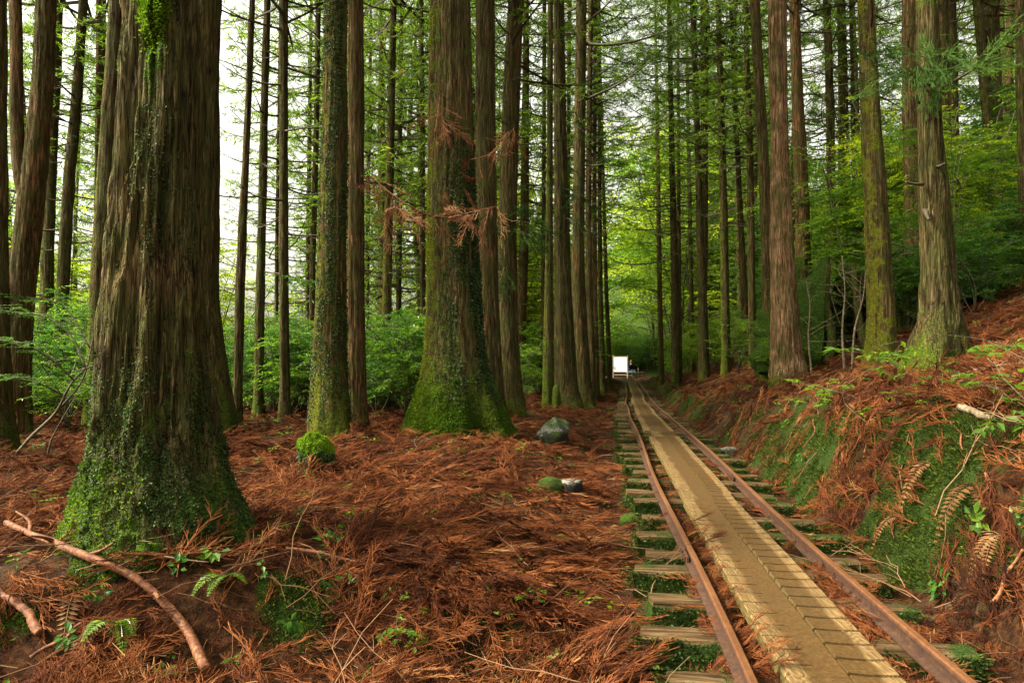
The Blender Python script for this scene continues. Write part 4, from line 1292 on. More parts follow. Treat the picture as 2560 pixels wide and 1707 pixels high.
# far cedars that fill the background
def far_cedar_mesh(seed, H=22.0):
    r = np.random.default_rng(seed)
    P = [[0, 0, -.4, .24], [0, 0, .1, .22], [r.normal() * .1, 0, 6, .17], [r.normal() * .25, 0, 13, .12], [r.normal() * .3, 0, H, .02]]
    return trunk_mesh(P, 12, seed, 14, .012, .2, 5, .4, (.12, .5, .8, .15), .15 + .5 * r.random(), (.1, .3))[0]
FCT = [far_cedar_mesh(400 + k) for k in range(5)]
def far_cedars(n, pxr, yr, label, group, dmin=1.5, cb=(7, 10), tmin=2.2):
    pl, tries, made = [], 0, []
    while len(pl) < n and tries < n * 60:
        tries += 1
        y = math.sqrt(rp.uniform(yr[0] ** 2, yr[1] ** 2))
        x = (rp.uniform(*pxr) - PCX) / F * y
        if abs(float(track_t(x, y))) < tmin or in_gap(x, y) or in_lane(x, y) or any((x - a) ** 2 + (y - b) ** 2 < dmin ** 2 for a, b in pl):
            continue
        pl.append((x, y))
        z = float(ground_h(x, y))
        s = rp.uniform(.75, 1.15)
        k = rp.randrange(5)
        root = link('cedar_tree', None, None, (x, y, z), (rp.uniform(-.02, .02), rp.uniform(-.03, .03), 0), (1, 1, 1), label=label, category='tree', group=group)
        made.append(root)
        link('trunk', FCT[k], root, (0, 0, 0), (0, 0, rp.random() * 6.28), (s, s, 1))
        c0 = rp.uniform(*cb)
        link('crown', CROWN[rp.randrange(4)], root, (0, 0, c0), (0, 0, rp.random() * 6.28), (1.15, 1.15, (22.4 - c0) / 10))
        link('branches', (SPARSE if rp.random() < .6 else BARE)[rp.randrange(4)], root, (0, 0, c0 * .45), (0, 0, rp.random() * 6.28), (1, 1, c0 * .55 / 6), kind='stuff')
    number(made, label)
GAPS[:] = [(450, 760), (1310, 1400)]
far_cedars(20, (670, 1420), (24, 52), 'distant cedar in the needle haze between the central trunks', 'distant cedars between the central trunks', 1.8, (3.5, 7))
far_cedars(5, (-150, 640), (24, 44), 'distant cedar against the white sky at left', 'distant cedars on the left', 3.0, (5, 9))
GAPS[:] = [(1520, 1640)]
far_cedars(17, (1400, 1950), (38, 75), 'distant slender cedar at the far end of the track', 'distant cedars at the end of the track', 1.6, (5, 10), 4.5)
far_cedars(16, (1850, 2750), (24, 48), 'distant cedar on the wooded slope at right', 'distant cedars on the right slope', 2.0, (6, 10), 5)

# ------------------------------------------------------------------ duff: fallen cedar sprays, twigs, moss shoots (stuff)
def ribbon(mb, pts, w, rng, tint):
    pts = np.asarray(pts)
    d = nrm(np.gradient(pts, axis=0))
    s = nrm(np.cross(d, np.array([0, 0, 1.0]) + rng.normal(size=3) * .5))
    n = len(pts)
    ww = np.linspace(w, w * .55, n)[:, None] * .5
    # three-sided cord so that it has body from every side
    u = np.cross(s, d)
    V = np.concatenate([pts + s * ww, pts - s * ww, pts + u * ww * 1.2])
    q = []
    for a, b in ((0, 2), (2, 1)):
        for i in range(n - 1):
            q.append((a * n + i, a * n + i + 1, b * n + i + 1, b * n + i))
    mb.add(V, np.array(q), tint=tint)

def spray_mesh(seed, L=.30):
    """a dead cedar branchlet: a curved stem with cord-like needle twigs to both sides"""
    rng = np.random.default_rng(seed)
    mb = MB()
    s = np.linspace(0, 1, 6)
    bend = rng.uniform(-.8, .8)
    stem = np.stack([bend * L * s ** 2, L * s, .05 * L * np.sin(s * 3) + .01], -1)
    ribbon(mb, stem, .0055, rng, .75)
    ns = rng.integers(9, 13)
    for k in range(ns):
        q = .12 + .86 * k / ns
        i = min(int(q * 5), 4)
        p = stem[i] + (stem[i + 1] - stem[i]) * (q * 5 - i)
        sg = 1 if k % 2 else -1
        l = L * rng.uniform(.28, .5) * (1.1 - .45 * q)
        a = rng.uniform(.35, .75) * sg + bend * q
        u = np.linspace(0, 1, 4)
        ang = a * (1 - .5 * u)
        side = np.stack([np.cumsum(np.sin(ang)) * l / 4, np.cumsum(np.cos(ang)) * l / 4, rng.uniform(-.08, .18) * l * u ** 2], -1)
        side -= side[0]
        tn = rng.random()
        ribbon(mb, p + side, .0050, rng, tn)
        for j in range(4):
            b = side[1 + j % 3] * .9
            l2 = l * rng.uniform(.3, .6)
            a2 = a * .6 + rng.choice([-1, 1]) * rng.uniform(.25, .6)
            u2 = np.linspace(0, 1, 3)
            tw = np.stack([np.sin(a2) * l2 * u2, np.cos(a2) * l2 * u2, rng.uniform(-.1, .25) * l2 * u2 ** 2], -1)
            ribbon(mb, p + b + tw, .0042, rng, np.clip(tn + rng.normal() * .15, 0, 1))
    return mb.mesh('spray', [LITTER], False)

def twig_mesh(seed, L=.4):
    rng = np.random.default_rng(seed)
    mb = MB()
    pts = [[0, 0, .01]]
    for k in range(5):
        pts.append([pts[-1][0] + rng.normal() * .02, pts[-1][1] + L / 5, .012 + abs(rng.normal()) * .015])
    pts = np.array(pts)
    V, Q, T = tube(pts, np.linspace(.0035, .0015, 6), 4, False)
    mb.add(V, Q, T, tint=.5)
    for k in range(2):
        i = rng.integers(1, 5)
        e = pts[i] + np.array([rng.normal() * .06, .08, .02])
        V, Q, T = tube(np.array([pts[i], (pts[i] + e) / 2 + .004, e]), [.002, .0016, .001], 3, False)
        mb.add(V, Q, T, tint=.6)
    return mb.mesh('twig', [TWIG])

def tuft_mesh(seed, mat, n=60, R=.07, L=.03, W=.010):
    rng = np.random.default_rng(seed)
    a, r = rng.uniform(0, 6.28, n), R * np.sqrt(rng.random(n))
    P = np.stack([np.cos(a) * r, np.sin(a) * r, .012 * (1 - (r / R) ** 2)], -1)
    D = np.stack([np.cos(a) * r / R * .7, np.sin(a) * r / R * .7, np.ones(n)], -1) + rng.normal(size=(n, 3)) * .35
    V, T, tn = blades(P, D, L * rng.uniform(.6, 1.3, n), W, None, rng)
    return np_mesh('tuft', V, T, [mat], {'tint': tn}, False)

def sprig_mesh(seed, mat, n=10, L=.035):
    """a few small round leaves on short stalks"""
    rng = np.random.default_rng(seed)
    a = rng.uniform(0, 6.28, n)
    P = np.stack([np.cos(a) * .03 * rng.random(n), np.sin(a) * .03 * rng.random(n), rng.uniform(.01, .06, n)], -1)
    D = np.stack([np.cos(a), np.sin(a), rng.uniform(-.1, .5, n)], -1)
    V, T, tn = leaves(P, D, np.tile([0, 0, 1.0], (n, 1)) + rng.normal(size=(n, 3)) * .2, L * rng.uniform(.6, 1.2, n), L * .55, .12, None, rng)
    return np_mesh('sprig', V, T, [mat], {'tint': tn}, False)

def euler_from(n, spin, tilt):
    """object axes: z along the ground normal (with a random tilt), y turned by spin"""
    n = nrm(n + tilt)
    y = np.stack([np.cos(spin), np.sin(spin), 0 * spin], -1)
    x = nrm(np.cross(y, n))
    y = np.cross(n, x)
    R = np.stack([x, y, n], -1)
    ry = np.arcsin(np.clip(-R[:, 2, 0], -1, 1))
    return np.stack([np.arctan2(R[:, 2, 1], R[:, 2, 2]), ry, np.arctan2(R[:, 1, 0], R[:, 0, 0])], -1)

def scatter(name, P, E, S, protos, label):
    """one stuff object: points that carry instances through geometry nodes"""
    me = bpy.data.meshes.new(name)
    me.vertices.add(len(P))
    me.vertices.foreach_set('co', np.asarray(P, np.float32).ravel())
    a = me.attributes.new('rot', 'FLOAT_VECTOR', 'POINT'); a.data.foreach_set('vector', np.asarray(E, np.float32).ravel())
    a = me.attributes.new('scl', 'FLOAT', 'POINT'); a.data.foreach_set('value', np.asarray(S, np.float32))
    a = me.attributes.new('pick', 'INT', 'POINT'); a.data.foreach_set('value', RNG.integers(0, len(protos), len(P)).astype(np.int32))
    o = link(name, me, kind='stuff', label=label)
    pc = bpy.data.collections.new(name + '_pieces')
    for k, m in enumerate(protos):
        pc.objects.link(bpy.data.objects.new(f'{name}_piece_{k:02d}', m))
    g = bpy.data.node_groups.new(name, 'GeometryNodeTree')
    g.interface.new_socket('Geometry', in_out='INPUT', socket_type='NodeSocketGeometry')
    g.interface.new_socket('Geometry', in_out='OUTPUT', socket_type='NodeSocketGeometry')
    N = g.nodes
    gi, go = N.new('NodeGroupInput'), N.new('NodeGroupOutput')
    ci = N.new('GeometryNodeCollectionInfo')
    ci.inputs['Collection'].default_value = pc
    ci.inputs['Separate Children'].default_value = True
    ci.inputs['Reset Children'].default_value = True
    ip = N.new('GeometryNodeInstanceOnPoints')
    ip.inputs['Pick Instance'].default_value = True
    def na(n, t):
        q = N.new('GeometryNodeInputNamedAttribute'); q.data_type = t; q.inputs['Name'].default_value = n
        return q.outputs['Attribute']
    L = g.links
    L.new(gi.outputs[0], ip.inputs['Points'])
    L.new(ci.outputs[0], ip.inputs['Instance'])
    L.new(na('pick', 'INT'), ip.inputs['Instance Index'])
    L.new(na('rot', 'FLOAT_VECTOR'), ip.inputs['Rotation'])
    L.new(na('scl', 'FLOAT'), ip.inputs['Scale'])
    L.new(ip.outputs[0], go.inputs[0])
    md = o.modifiers.new('scatter', 'NODES')
    md.node_group = g
    return o

def spots(n, ymin, ymax, power, umin=-.85, umax=.85):
    """points over the ground in view, density falling with distance as y**-power"""
    q = 2 - power
    r = RNG.random(n)
    y = (ymin ** q + r * (ymax ** q - ymin ** q)) ** (1 / q) if abs(q) > 1e-6 else ymin * (ymax / ymin) ** r
    x = RNG.uniform(umin, umax, n) * (y + .6)
    return x, y

SPR = [spray_mesh(500 + k, .24 + .03 * (k % 4)) for k in range(10)]
x, y = spots(50000, 2.2, 46, 1.9)
t = track_t(x, y)
nn = ground_n(x, y)
keep = ~((t > -.27) & (t < .21)) & (nn[:, 2] > .30)
mo = ground_moss(x, y)
dens = np.where(np.abs(t) < .42, .95, np.where((t > -.85) & (t < .75), .42, 1.0)) * (1 - .80 * sst(.40, .85, mo)) * (.18 + .82 * sst(.38, .56, fbm(x * 1.5, y * 1.5, 0, 61, 3)))
dens *= 1 - .8 * np.exp(-((x - .62) / .25) ** 2 - ((y - 3.9) / .45) ** 2)
keep &= RNG.random(len(x)) < dens
BRANCH_PX = [(10, 1345), (110, 1385), (220, 1432), (318, 1485), (396, 1550), (465, 1640), (520, 1730)]
bp = smooth_path(np.array([hit(a, b) for a, b in BRANCH_PX]), 40)
for q in bp:
    dd_ = np.hypot(x - q[0], y - q[1])
    keep &= ~((dd_ < .16) & (y < q[1] + .05)) 
x, y, nn = x[keep], y[keep], nn[keep]
flow = (fbm(x * .7, y * .7, 0, 88, 2) - .5) * 9 + RNG.normal(size=len(x)) * .8
E = euler_from(nn, flow, RNG.normal(size=(len(x), 3)) * np.where((track_t(x, y) > -.95) & (track_t(x, y) < .85), .08, .20)[:, None])
tk = track_t(x, y)
near_t = (tk > -.95) & (tk < .85)
z = ground_h(x, y) + RNG.uniform(0, .05, len(x)) * np.where(near_t, .2, 1) + np.where(np.abs(tk) < .40, RNG.uniform(.0, .075, len(x)), 0)
S = RNG.uniform(.65, 1.35, len(x)) * (1 + .25 * sst(8, 25, y)) * np.where(near_t, .62, 1)
scatter('fallen_cedar_sprays', np.stack([x, y, z], -1), E, S, SPR, 'rust-red dead cedar sprays covering the forest floor')

TWG = [twig_mesh(520 + k, .3 + .08 * k) for k in range(6)]
x, y = spots(1500, 2.0, 26, 1.7)
t = track_t(x, y)
k_ = ~((t > -.62) & (t < .55))
x, y = x[k_], y[k_]
E = euler_from(ground_n(x, y), RNG.uniform(0, 6.28, len(x)), RNG.normal(size=(len(x), 3)) * .22)
scatter('fallen_twigs', np.stack([x, y, ground_h(x, y) + RNG.uniform(.02, .08, len(x))], -1), E, RNG.uniform(.4, 1.25, len(x)), TWG, 'thin pale dead twigs strewn over the duff')

TUF = [tuft_mesh(540 + k, MOSSG, 80, .07, .020, .006) for k in range(5)]
x, y = spots(52000, 1.9, 30, 1.8)
t = track_t(x, y)
mo = ground_moss(x, y)
pm = sst(.28, .75, mo + .9 * (fbm(x * 3.5, y * 3.5, 0, 71, 3) - .5))
k_ = (RNG.random(len(x)) < pm) & ((np.abs(t) > .5))
x, y = x[k_], y[k_]
E = euler_from(ground_n(x, y), RNG.uniform(0, 6.28, len(x)), RNG.normal(size=(len(x), 3)) * .12)
scatter('ground_moss', np.stack([x, y, ground_h(x, y)], -1), E, RNG.uniform(.6, 1.3, len(x)), TUF, 'short green moss on the cut banks and bare ground')

SPG = [sprig_mesh(560 + k, LEAF_MID if k % 2 else LEAF_DARK, 8 + k, .03 + .004 * k) for k in range(6)]
x, y = spots(2600, 2.0, 30, 1.6)
t = track_t(x, y)
k_ = (np.abs(t) > .75) & (RNG.random(len(x)) < .25 + sst(.45, .65, fbm(x * 1.2, y * 1.2, 0, 91, 2)))
x, y = x[k_], y[k_]
E = euler_from(ground_n(x, y), RNG.uniform(0, 6.28, len(x)), RNG.normal(size=(len(x), 3)) * .15)
scatter('ground_cover_plants', np.stack([x, y, ground_h(x, y) + .02], -1), E, RNG.uniform(.6, 1.5, len(x)), SPG, 'tiny green leafy plants sprouting through the duff')

# ------------------------------------------------------------------ ferns, seedlings, sprays on branches
def frond(mb, base, az, L, lift, rng, width=.30, droop=.8, mat=0, npin=16):
    s = np.linspace(0, 1, 9)
    h = np.array([math.cos(az), math.sin(az), 0])
    pts = base + np.outer(L * s * (1 - .15 * s), h) + np.stack([0 * s, 0 * s, L * (lift * s - droop * s ** 2)], -1)
    V, Q, T = tube(pts, np.linspace(.003, .001, 9), 3, False)
    mb.add(V, Q, T, mat, tint=.6)
    q = np.repeat(np.linspace(.12, .98, npin), 2)
    i = np.minimum((q * 8).astype(int), 7)
    P = pts[i] + (pts[i + 1] - pts[i]) * (q * 8 - i)[:, None]
    d = nrm(pts[i + 1] - pts[i])
    sd = nrm(np.cross(d, [0, 0, 1.0])) * np.where(np.arange(len(q)) % 2, 1, -1)[:, None]
    prof_ = np.sin(np.clip(q * 1.05, 0, 1) ** .6 * np.pi) ** .8 * width * L * .5 + .012
    N = np.cross(sd, d) * np.where(np.arange(len(q)) % 2, 1, -1)[:, None]
    V, T, tn = leaves(P, sd + d * .35 + rng.normal(size=P.shape) * .08, N, prof_, np.full(len(q), L * .055), .1, np.clip(.5 + rng.normal(size=len(q)) * .2, 0, 1), rng)
    mb.add(V, None, T, mat, tint=tn)

def fern_mesh(seed, n=6, L=.32, mat=None, lift=.7, droop=.75):
    rng = np.random.default_rng(seed)
    mb = MB()
    for k in range(n):
        frond(mb, np.zeros(3), k * 6.28 / n + rng.normal() * .3, L * rng.uniform(.7, 1.15), lift * rng.uniform(.6, 1.2), rng, droop=droop)
    return mb.mesh('fern', [mat], False)
FERN = [fern_mesh(600 + k, 5 + k, .30, LEAF_MID) for k in range(3)]
FERND = [fern_mesh(610 + k, 6, .26, DEADFERN, .35, 1.15) for k in range(3)]

def put_px(name, mesh, px, py, s, label, cat, group=None, rz=None, sink=.01, tilt=0.0):
    x, y, z = hit(px, py)
    return link(name, mesh, None, (x, y, float(ground_h(x, y)) - sink), (rp.uniform(-tilt, tilt), rp.uniform(-tilt, tilt), rp.uniform(0, 6.28) if rz is None else rz), s, label=label, category=cat, group=group)

for k, (px, py, s, lb) in enumerate([(2180, 1062, 1.55, 'tall fresh green seedling on the lip of the bank below the yellow-green cedar'),
        (2060, 1040, .9, 'low green seedling left of the tall seedling on the bank lip'),
        (2300, 1045, .95, 'low green seedling right of the tall seedling on the bank lip'),
        (2535, 1125, 1.25, 'broad-leaved green seedling hanging over the bank at the right edge'),
        (2555, 1010, .9, 'small green seedling above the broad-leaved one at the right edge'),
        (1300, 1150, .5, 'small green seedling in the duff in front of the central cedar roots'),
        (1232, 1085, .6, 'little green sprout against the right roots of the central cedar'),
        (1035, 1600, .55, 'pale green sprout in the foreground duff near the bottom edge'),
        (1310, 1560, .45, 'tiny green sprout near the ditch left of the sleepers'),
        (1755, 930, 1.2, 'bright seedling at the foot of the bank beside the far track'),
        (2120, 905, .8, 'thin seedling left of the yellow-green cedar foot')]):
    put_px('seedling', SAP[k % 4], px, py, s, lb, 'seedling', 'seedlings on the forest floor')
for k, (px, py, s, lb) in enumerate([(2310, 935, .9, 'pale green fern at the left foot of the stubbed cedar'),
        (2420, 935, 1.1, 'green fern at the right foot of the stubbed cedar'),
        (2080, 960, .8, 'fern between the bare orange cedar and the yellow-green cedar'),
        (2010, 1000, .7, 'fern just below the bare orange cedar'),
        (2490, 960, .9, 'fern beside the crossed fallen sticks on the slope'),
        (1370, 1345, .75, 'greyish fern in the duff left of the ditch'),
        (1380, 1245, .7, 'green fern on the mossy hummock beside the small rock'),
        (1840, 1010, .8, 'fern on the bank edge left of the orange cedar'),
        (1440, 1140, .6, 'dark fern beside the boulder near the track'),
        (640, 1280, .8, 'dark green fern in the duff right of the giant cedar'),
        (560, 1440, .8, 'feathery green fern below the giant cedar roots'),
        (300, 1560, .9, 'dark fern in the bottom left foreground')]):
    put_px('fern', FERN[k % 3], px, py, s, lb, 'fern', 'green ferns')
for k, (px, py, s, lb) in enumerate([(2330, 1160, 1.1, 'withered brown fern drooping down the mossy bank, uppermost'),
        (2440, 1215, 1.2, 'withered brown fern drooping over the bank near the right edge'),
        (2250, 1290, .8, 'withered brown fern low on the bank face'),
        (2500, 1330, 1.0, 'withered brown fern low at the right edge of the bank'),
        (190, 1480, 1.1, 'withered tan fern in the bottom left foreground'),
        (250, 1560, 1.0, 'withered tan fern beside the long red branch'),
        (1560, 1640, .8, 'curled dry fern at the ends of the nearest sleepers'),
        (2120, 1110, .8, 'withered fern on the bank lip left of the tall seedling')]):
    put_px('dead_fern', FERND[k % 3], px, py, s, lb, 'fern', 'withered ferns')

# dead fern fronds and litter hanging on the bank: more fronds as singles
def mesh_arrays(me):
    V = np.empty(len(me.vertices) * 3, np.float32); me.vertices.foreach_get('co', V)
    L = np.empty(len(me.loops), np.int32); me.loops.foreach_get('vertex_index', L)
    t = np.empty(len(me.vertices), np.float32); me.attributes['tint'].data.foreach_get('value', t)
    return V.reshape(-1, 3), L, t
SPA = [mesh_arrays(m) for m in SPR]          # all faces are quads

def spray_part(items, mat, name, rng):
    """items: (position, direction, scale)"""
    mb = MB()
    for p, d, s in items:
        V, L, t = SPA[rng.integers(len(SPA))]
        d = nrm(np.asarray(d, float))
        n = nrm(np.cross(d, rng.normal(size=3)))
        x = np.cross(d, n)
        W = V[:, :1] * x + V[:, 1:2] * d + V[:, 2:] * n
        mb.add(W * s + p, L.reshape(-1, 4), tint=t)
    return mb.mesh(name, [mat], False)

DEADSP = mat_litter('dry_cedar_sprays', [(0, (.07, .027, .011)), (.5, (.18, .075, .030)), (1, (.33, .17, .085))])
cen = TREES['great central cedar with bright moss roots and a dark creeper-covered flank'][0]
CL = np.array(cen.location)
rs = np.random.default_rng(21)
yl = CL[1]
limbs = [[(1185, 548, yl - .25), (1120, 545, yl - .55), (1070, 538, yl - .75), (1010, 505, yl - .8), (960, 470, yl - .7), (930, 440, yl - .6)],
         [(1120, 545, yl - .6), (1180, 530, yl - .9), (1240, 515, yl - 1.0)],
         [(1010, 505, yl - .8), (990, 520, yl - .9), (955, 530, yl - 1.0)],
         [(1175, 400, yl - .3), (1225, 385, yl - .5), (1262, 350, yl - .6), (1285, 320, yl - .6)],
         [(1110, 320, yl - .3), (1105, 290, yl - .5), (1090, 250, yl - .55)]]
for li, l in enumerate(limbs):
    mb = MB(); items = []
    P = smooth_path([np.array(at(a, b, c)) - CL for a, b, c in l], 16)
    V, Q, T = tube(P, np.linspace(.018, .004, 16) if li == 0 else np.linspace(.009, .003, 16), 6, True, .2, li)
    mb.add(V, Q, T)
    for k in range((26, 12, 8, 9, 12)[li]):
        i = rs.integers(3, 16)
        items.append((P[i], np.array([rs.normal() * .5, rs.normal() * .4 - .1, -.6 + rs.normal() * .5]), rs.uniform(.8, 1.6)))
    db = link('dead_branch', mb.mesh('dead_branch', [STICK_RED]), cen)
    link('dead_sprays', spray_part(items, DEADSP, 'dead_sprays', rs), db, kind='stuff')
mb = MB(); items = []
for px, py in [(1150, 430), (1165, 380), (1130, 640), (1110, 470), (1160, 470)]:
    items.append((np.array(at(px, py, yl - .36)) - CL, np.array([rs.normal() * .5, -.2, -.8]), 1.2))
link('caught_sprays', spray_part(items, LITTER, 'caught_sprays', rs), cen, kind='stuff')

# green drooping sprays on the cedars right of the central cedar
GREEN = mat_litter('fresh_cedar_sprays', [(0, (.018, .050, .012)), (.5, (.040, .095, .018)), (1, (.09, .16, .03))])
def green_sprays(key, spots_, n, spread, seed):
    rt = TREES[key][0]
    RL = np.array(rt.location)
    r = np.random.default_rng(seed)
    for (px, py, dy, ex, ey) in spots_:
        mb = MB(); items = []
        a = np.array(at(px, py, RL[1] - .1)) - RL
        b = np.array(at(px + ex, py + ey, RL[1] + dy)) - RL
        P = smooth_path([a, (a * .5 + b * .5) + np.array([0, 0, .04]), b], 9)
        V, Q, T = tube(P, np.linspace(.010, .003, 9), 5, True)
        mb.add(V, Q, T)
        for k in range(n):
            i = r.integers(2, 9)
            items.append((P[i] + r.normal(size=3) * spread * .25, nrm(b - a) * .5 + r.normal(size=3) * .6 + np.array([0, 0, -.25]), r.uniform(.9, 1.7)))
        br = link('green_branch', mb.mesh('green_branch', [STICK_GREY]), rt)
        link('needle_sprays', spray_part(items, GREEN, 'needle_sprays', r), br, kind='stuff')
green_sprays('slightly curved dark cedar with a bulging waist right of the straight brown cedar', [(1260, 560, -.6, -40, 20), (1270, 555, -.5, 60, 5), (1275, 570, -.4, 80, 40), (1262, 640, -.5, -60, 40), (1265, 660, -.4, -20, 60)], 16, .2, 41)
green_sprays('grey furrowed cedar with a wide foot beside the track', [(1395, 540, -.5, -40, 20), (1410, 545, -.5, 45, 15), (1400, 470, -.4, 50, 20), (1412, 300, -.4, 60, 40)], 14, .2, 42)
green_sprays('grey-green cedar with snapped branch stubs and a broad mossy foot on the slope', [(2310, 215, -.5, -90, -70), (2335, 212, -.6, 30, -80), (2350, 215, -.5, 95, -75), (2320, 212, -.7, -35, -60)], 14, .25, 43)

# long limbs reaching over the track
rt = TREES['dark brown tall cedar leaning towards the track, right of the grey furrowed cedar'][0]
RL = np.array(rt.location)
for l, r0 in [([(1462, 110, 0), (1530, 112, -.5), (1620, 95, -.9), (1700, 62, -1.2), (1740, 40, -1.3)], .05), ([(1460, 250, 0), (1530, 220, -.4), (1600, 175, -.9), (1650, 135, -1.2)], .045), ([(1465, 205, 0), (1500, 185, .3), (1560, 150, .5)], .03),
              ([(1465, 415, 0), (1500, 412, -.3), (1520, 408, -.4)], .03), ([(1440, 20, 0), (1405, 45, -.3), (1390, 80, -.3)], .03), ([(1462, 60, 0), (1510, 20, .4), (1560, -40, .8)], .04)]:
    mb = MB(); items = []
    P = smooth_path([np.array(at(a, b, RL[1] + c)) - RL for a, b, c in l], 18)
    V, Q, T = tube(P, np.linspace(r0, r0 * .25, 18), 7, True, .15, 3)
    mb.add(V, Q, T)
    for k in range(12):
        i = rs.integers(8, 18)
        items.append((P[i], nrm(P[min(i + 1, 17)] - P[i - 1]) + rs.normal(size=3) * .7 + np.array([0, 0, -.2]), rs.uniform(1.2, 2.4)))
    br = link('limb', mb.mesh('limb', [DEADWOOD]), rt)
    link('needle_sprays', spray_part(items, GREEN, 'needle_sprays', rs), br, kind='stuff')

# ------------------------------------------------------------------ leaning evergreen shrub beside the giant cedar
sx, sy_, sz = hit(25, 1150)
shr = link('leaning_shrub', None, None, (sx, sy_, sz), label='dark evergreen shrub leaning towards the giant cedar on bare crooked stems', category='shrub')
SL = np.array([sx, sy_, sz])
Ys = sy_
stems = [[(25, 1155, 0), (70, 1100, -.1), (140, 1030, -.2), (185, 950, -.3), (215, 920, -.3), (250, 912, -.35)],
         [(140, 1030, -.2), (200, 960, -.1), (230, 860, .1), (245, 780, .2)],
         [(115, 1180, .2), (125, 1110, .1), (160, 1040, 0), (190, 990, 0)],
         [(185, 950, -.3), (130, 900, -.5), (60, 860, -.6), (0, 850, -.6), (-60, 840, -.6)],
         [(160, 990, -.2), (100, 960, -.5), (30, 945, -.7), (-50, 940, -.7)],
         [(215, 920, -.3), (170, 830, -.2), (110, 790, -.2), (30, 780, -.2), (-40, 770, -.2)],
         [(225, 870, .1), (150, 760, .3), (70, 745, .4), (0, 760, .4)]]
tw = []
for k, l in enumerate(stems):
    mb = MB()
    P = smooth_path([np.array(at(a, b, Ys + c)) - SL for a, b, c in l], 18)
    r0 = (.022, .013, .014, .012, .011, .012, .010)[k]
    V, Q, T = tube(P, np.linspace(r0, r0 * .4, 18), 7, True, .2, k)
    mb.add(V, Q, T)
    if k > 2 or k == 1:
        tw.append(P)
    link('stem', mb.mesh('stem', [STEM]), shr)
rl = np.random.default_rng(33)
Pn, Dn, Nn, Ln, Tn = [], [], [], [], []
mb = MB()
for P in tw:
    for k in range(34):
        i = rl.integers(4, 18)
        a = rl.uniform(0, 6.28)
        d = np.array([math.cos(a), math.sin(a), rl.uniform(-.1, .25)])
        tl = rl.uniform(.15, .42)
        s = np.linspace(.05, 1, 13)
        ax = P[i] + np.outer(s * tl, d) + np.stack([0 * s, 0 * s, -.12 * s ** 2 * tl], -1)
        V, Q, T = tube(ax[::4], np.linspace(.003, .001, 4), 3, False)
        mb.add(V, Q, T, 0, tint=.5)
        sd = nrm(np.cross(d, [0, 0, 1.0]))
        alt = np.where(np.arange(13) % 2, 1, -1)[:, None]
        Pn.append(ax); Dn.append(d * .7 + sd * alt * .8 + rl.normal(size=(13, 3)) * .15)
        Nn.append(np.array([0, 0, 1.0]) + rl.normal(size=(13, 3)) * .22)
        Ln.append(rl.uniform(.035, .060, 13)); Tn.append(np.clip(rl.random() * .5 + .5 * rl.random(13), 0, 1))
Pn, Dn, Nn, Ln, Tn = map(np.concatenate, (Pn, Dn, Nn, Ln, Tn))
V, T, tn = leaves(Pn, Dn, Nn, Ln, Ln * .42, .12, Tn, rl)
mb.add(V, None, T, 1, tint=tn)
link('foliage', mb.mesh('foliage', [STEM, LEAF_DARK], False), shr)

# bare pale saplings in front of the dark hollow
for k, (bx, by, tx, ty, Y, lb) in enumerate([(2112, 920, 2105, 640, 11.6, 'pale thin sapling left of the yellow-green cedar, upright'), (2130, 900, 2165, 660, 11.4, 'thin sapling slanting towards the yellow-green cedar'), (2030, 900, 2015, 700, 12.5, 'dark thin sapling right of the bare orange cedar')]):
    x, y, z = at(bx, by, Y)
    z = float(ground_h(x, y))
    o = link('sapling', None, None, (x, y, z), label=lb, category='sapling')
    B = np.array([x, y, z])
    P = smooth_path([np.zeros(3) - [0, 0, .05], (np.array(at((bx * 2 + tx) / 3 - 4, (by * 2 + ty) / 3, Y)) - B), (np.array(at((bx + tx * 2) / 3 + 5, (by + ty * 2) / 3, Y)) - B), np.array(at(tx, ty, Y + .1)) - B], 20)
    V, Q, T = tube(P, np.linspace(.022, .006, 20), 7, True, .2, k)
    mb = MB(); mb.add(V, Q, T)
    r = np.random.default_rng(50 + k)
    for q in range(9):
        i = r.integers(6, 19)
        e = P[i] + np.array([r.normal() * .4, r.normal() * .2, abs(r.normal()) * .2 + .05])
        V, Q, T = tube(smooth_path([P[i], (P[i] + e) / 2 + r.normal(size=3) * .04, e], 7), np.linspace(.006, .002, 7), 4, True)
        mb.add(V, Q, T)
    link('stem', mb.mesh('stem', [STICK_GREY]), o)

# ------------------------------------------------------------------ rocks, stumps, hollow
def blob(seed, n=40, m=26, rx=1, ry=1, rz=1, rough=.35, freq=1.6, flat=.0, facet=0.0):
    th = np.linspace(0, 2 * np.pi, n, endpoint=False)
    ph = np.linspace(0, np.pi, m)
    TH, PH = np.meshgrid(th, ph)
    d = np.stack([np.sin(PH) * np.cos(TH), np.sin(PH) * np.sin(TH), np.cos(PH)], -1)
    r = 1 + rough * (fbm(d[..., 0] * freq + seed, d[..., 1] * freq + 7, d[..., 2] * freq + 3, seed, 4) - .5) * 2
    if facet:
        rr = np.random.default_rng(seed)
        for k in range(13):
            nvec = nrm(rr.normal(size=3)); off = rr.uniform(.52, .80)
            dt = (d @ nvec)
            r = np.where(dt > .05, np.minimum(r, off / np.maximum(dt, .05)), r)
        r = r + .07 * (fbm(d[..., 0] * 5 + seed, d[..., 1] * 5, d[..., 2] * 5, seed, 3) - .5)
    P = d * r[..., None] * np.array([rx, ry, rz])
    i, j = np.meshgrid(np.arange(m - 1), np.arange(n), indexing='ij')
    Q = np.stack([i * n + j, (i + 1) * n + j, (i + 1) * n + (j + 1) % n, i * n + (j + 1) % n], -1).reshape(-1, 4)
    return P.reshape(-1, 3), Q, d

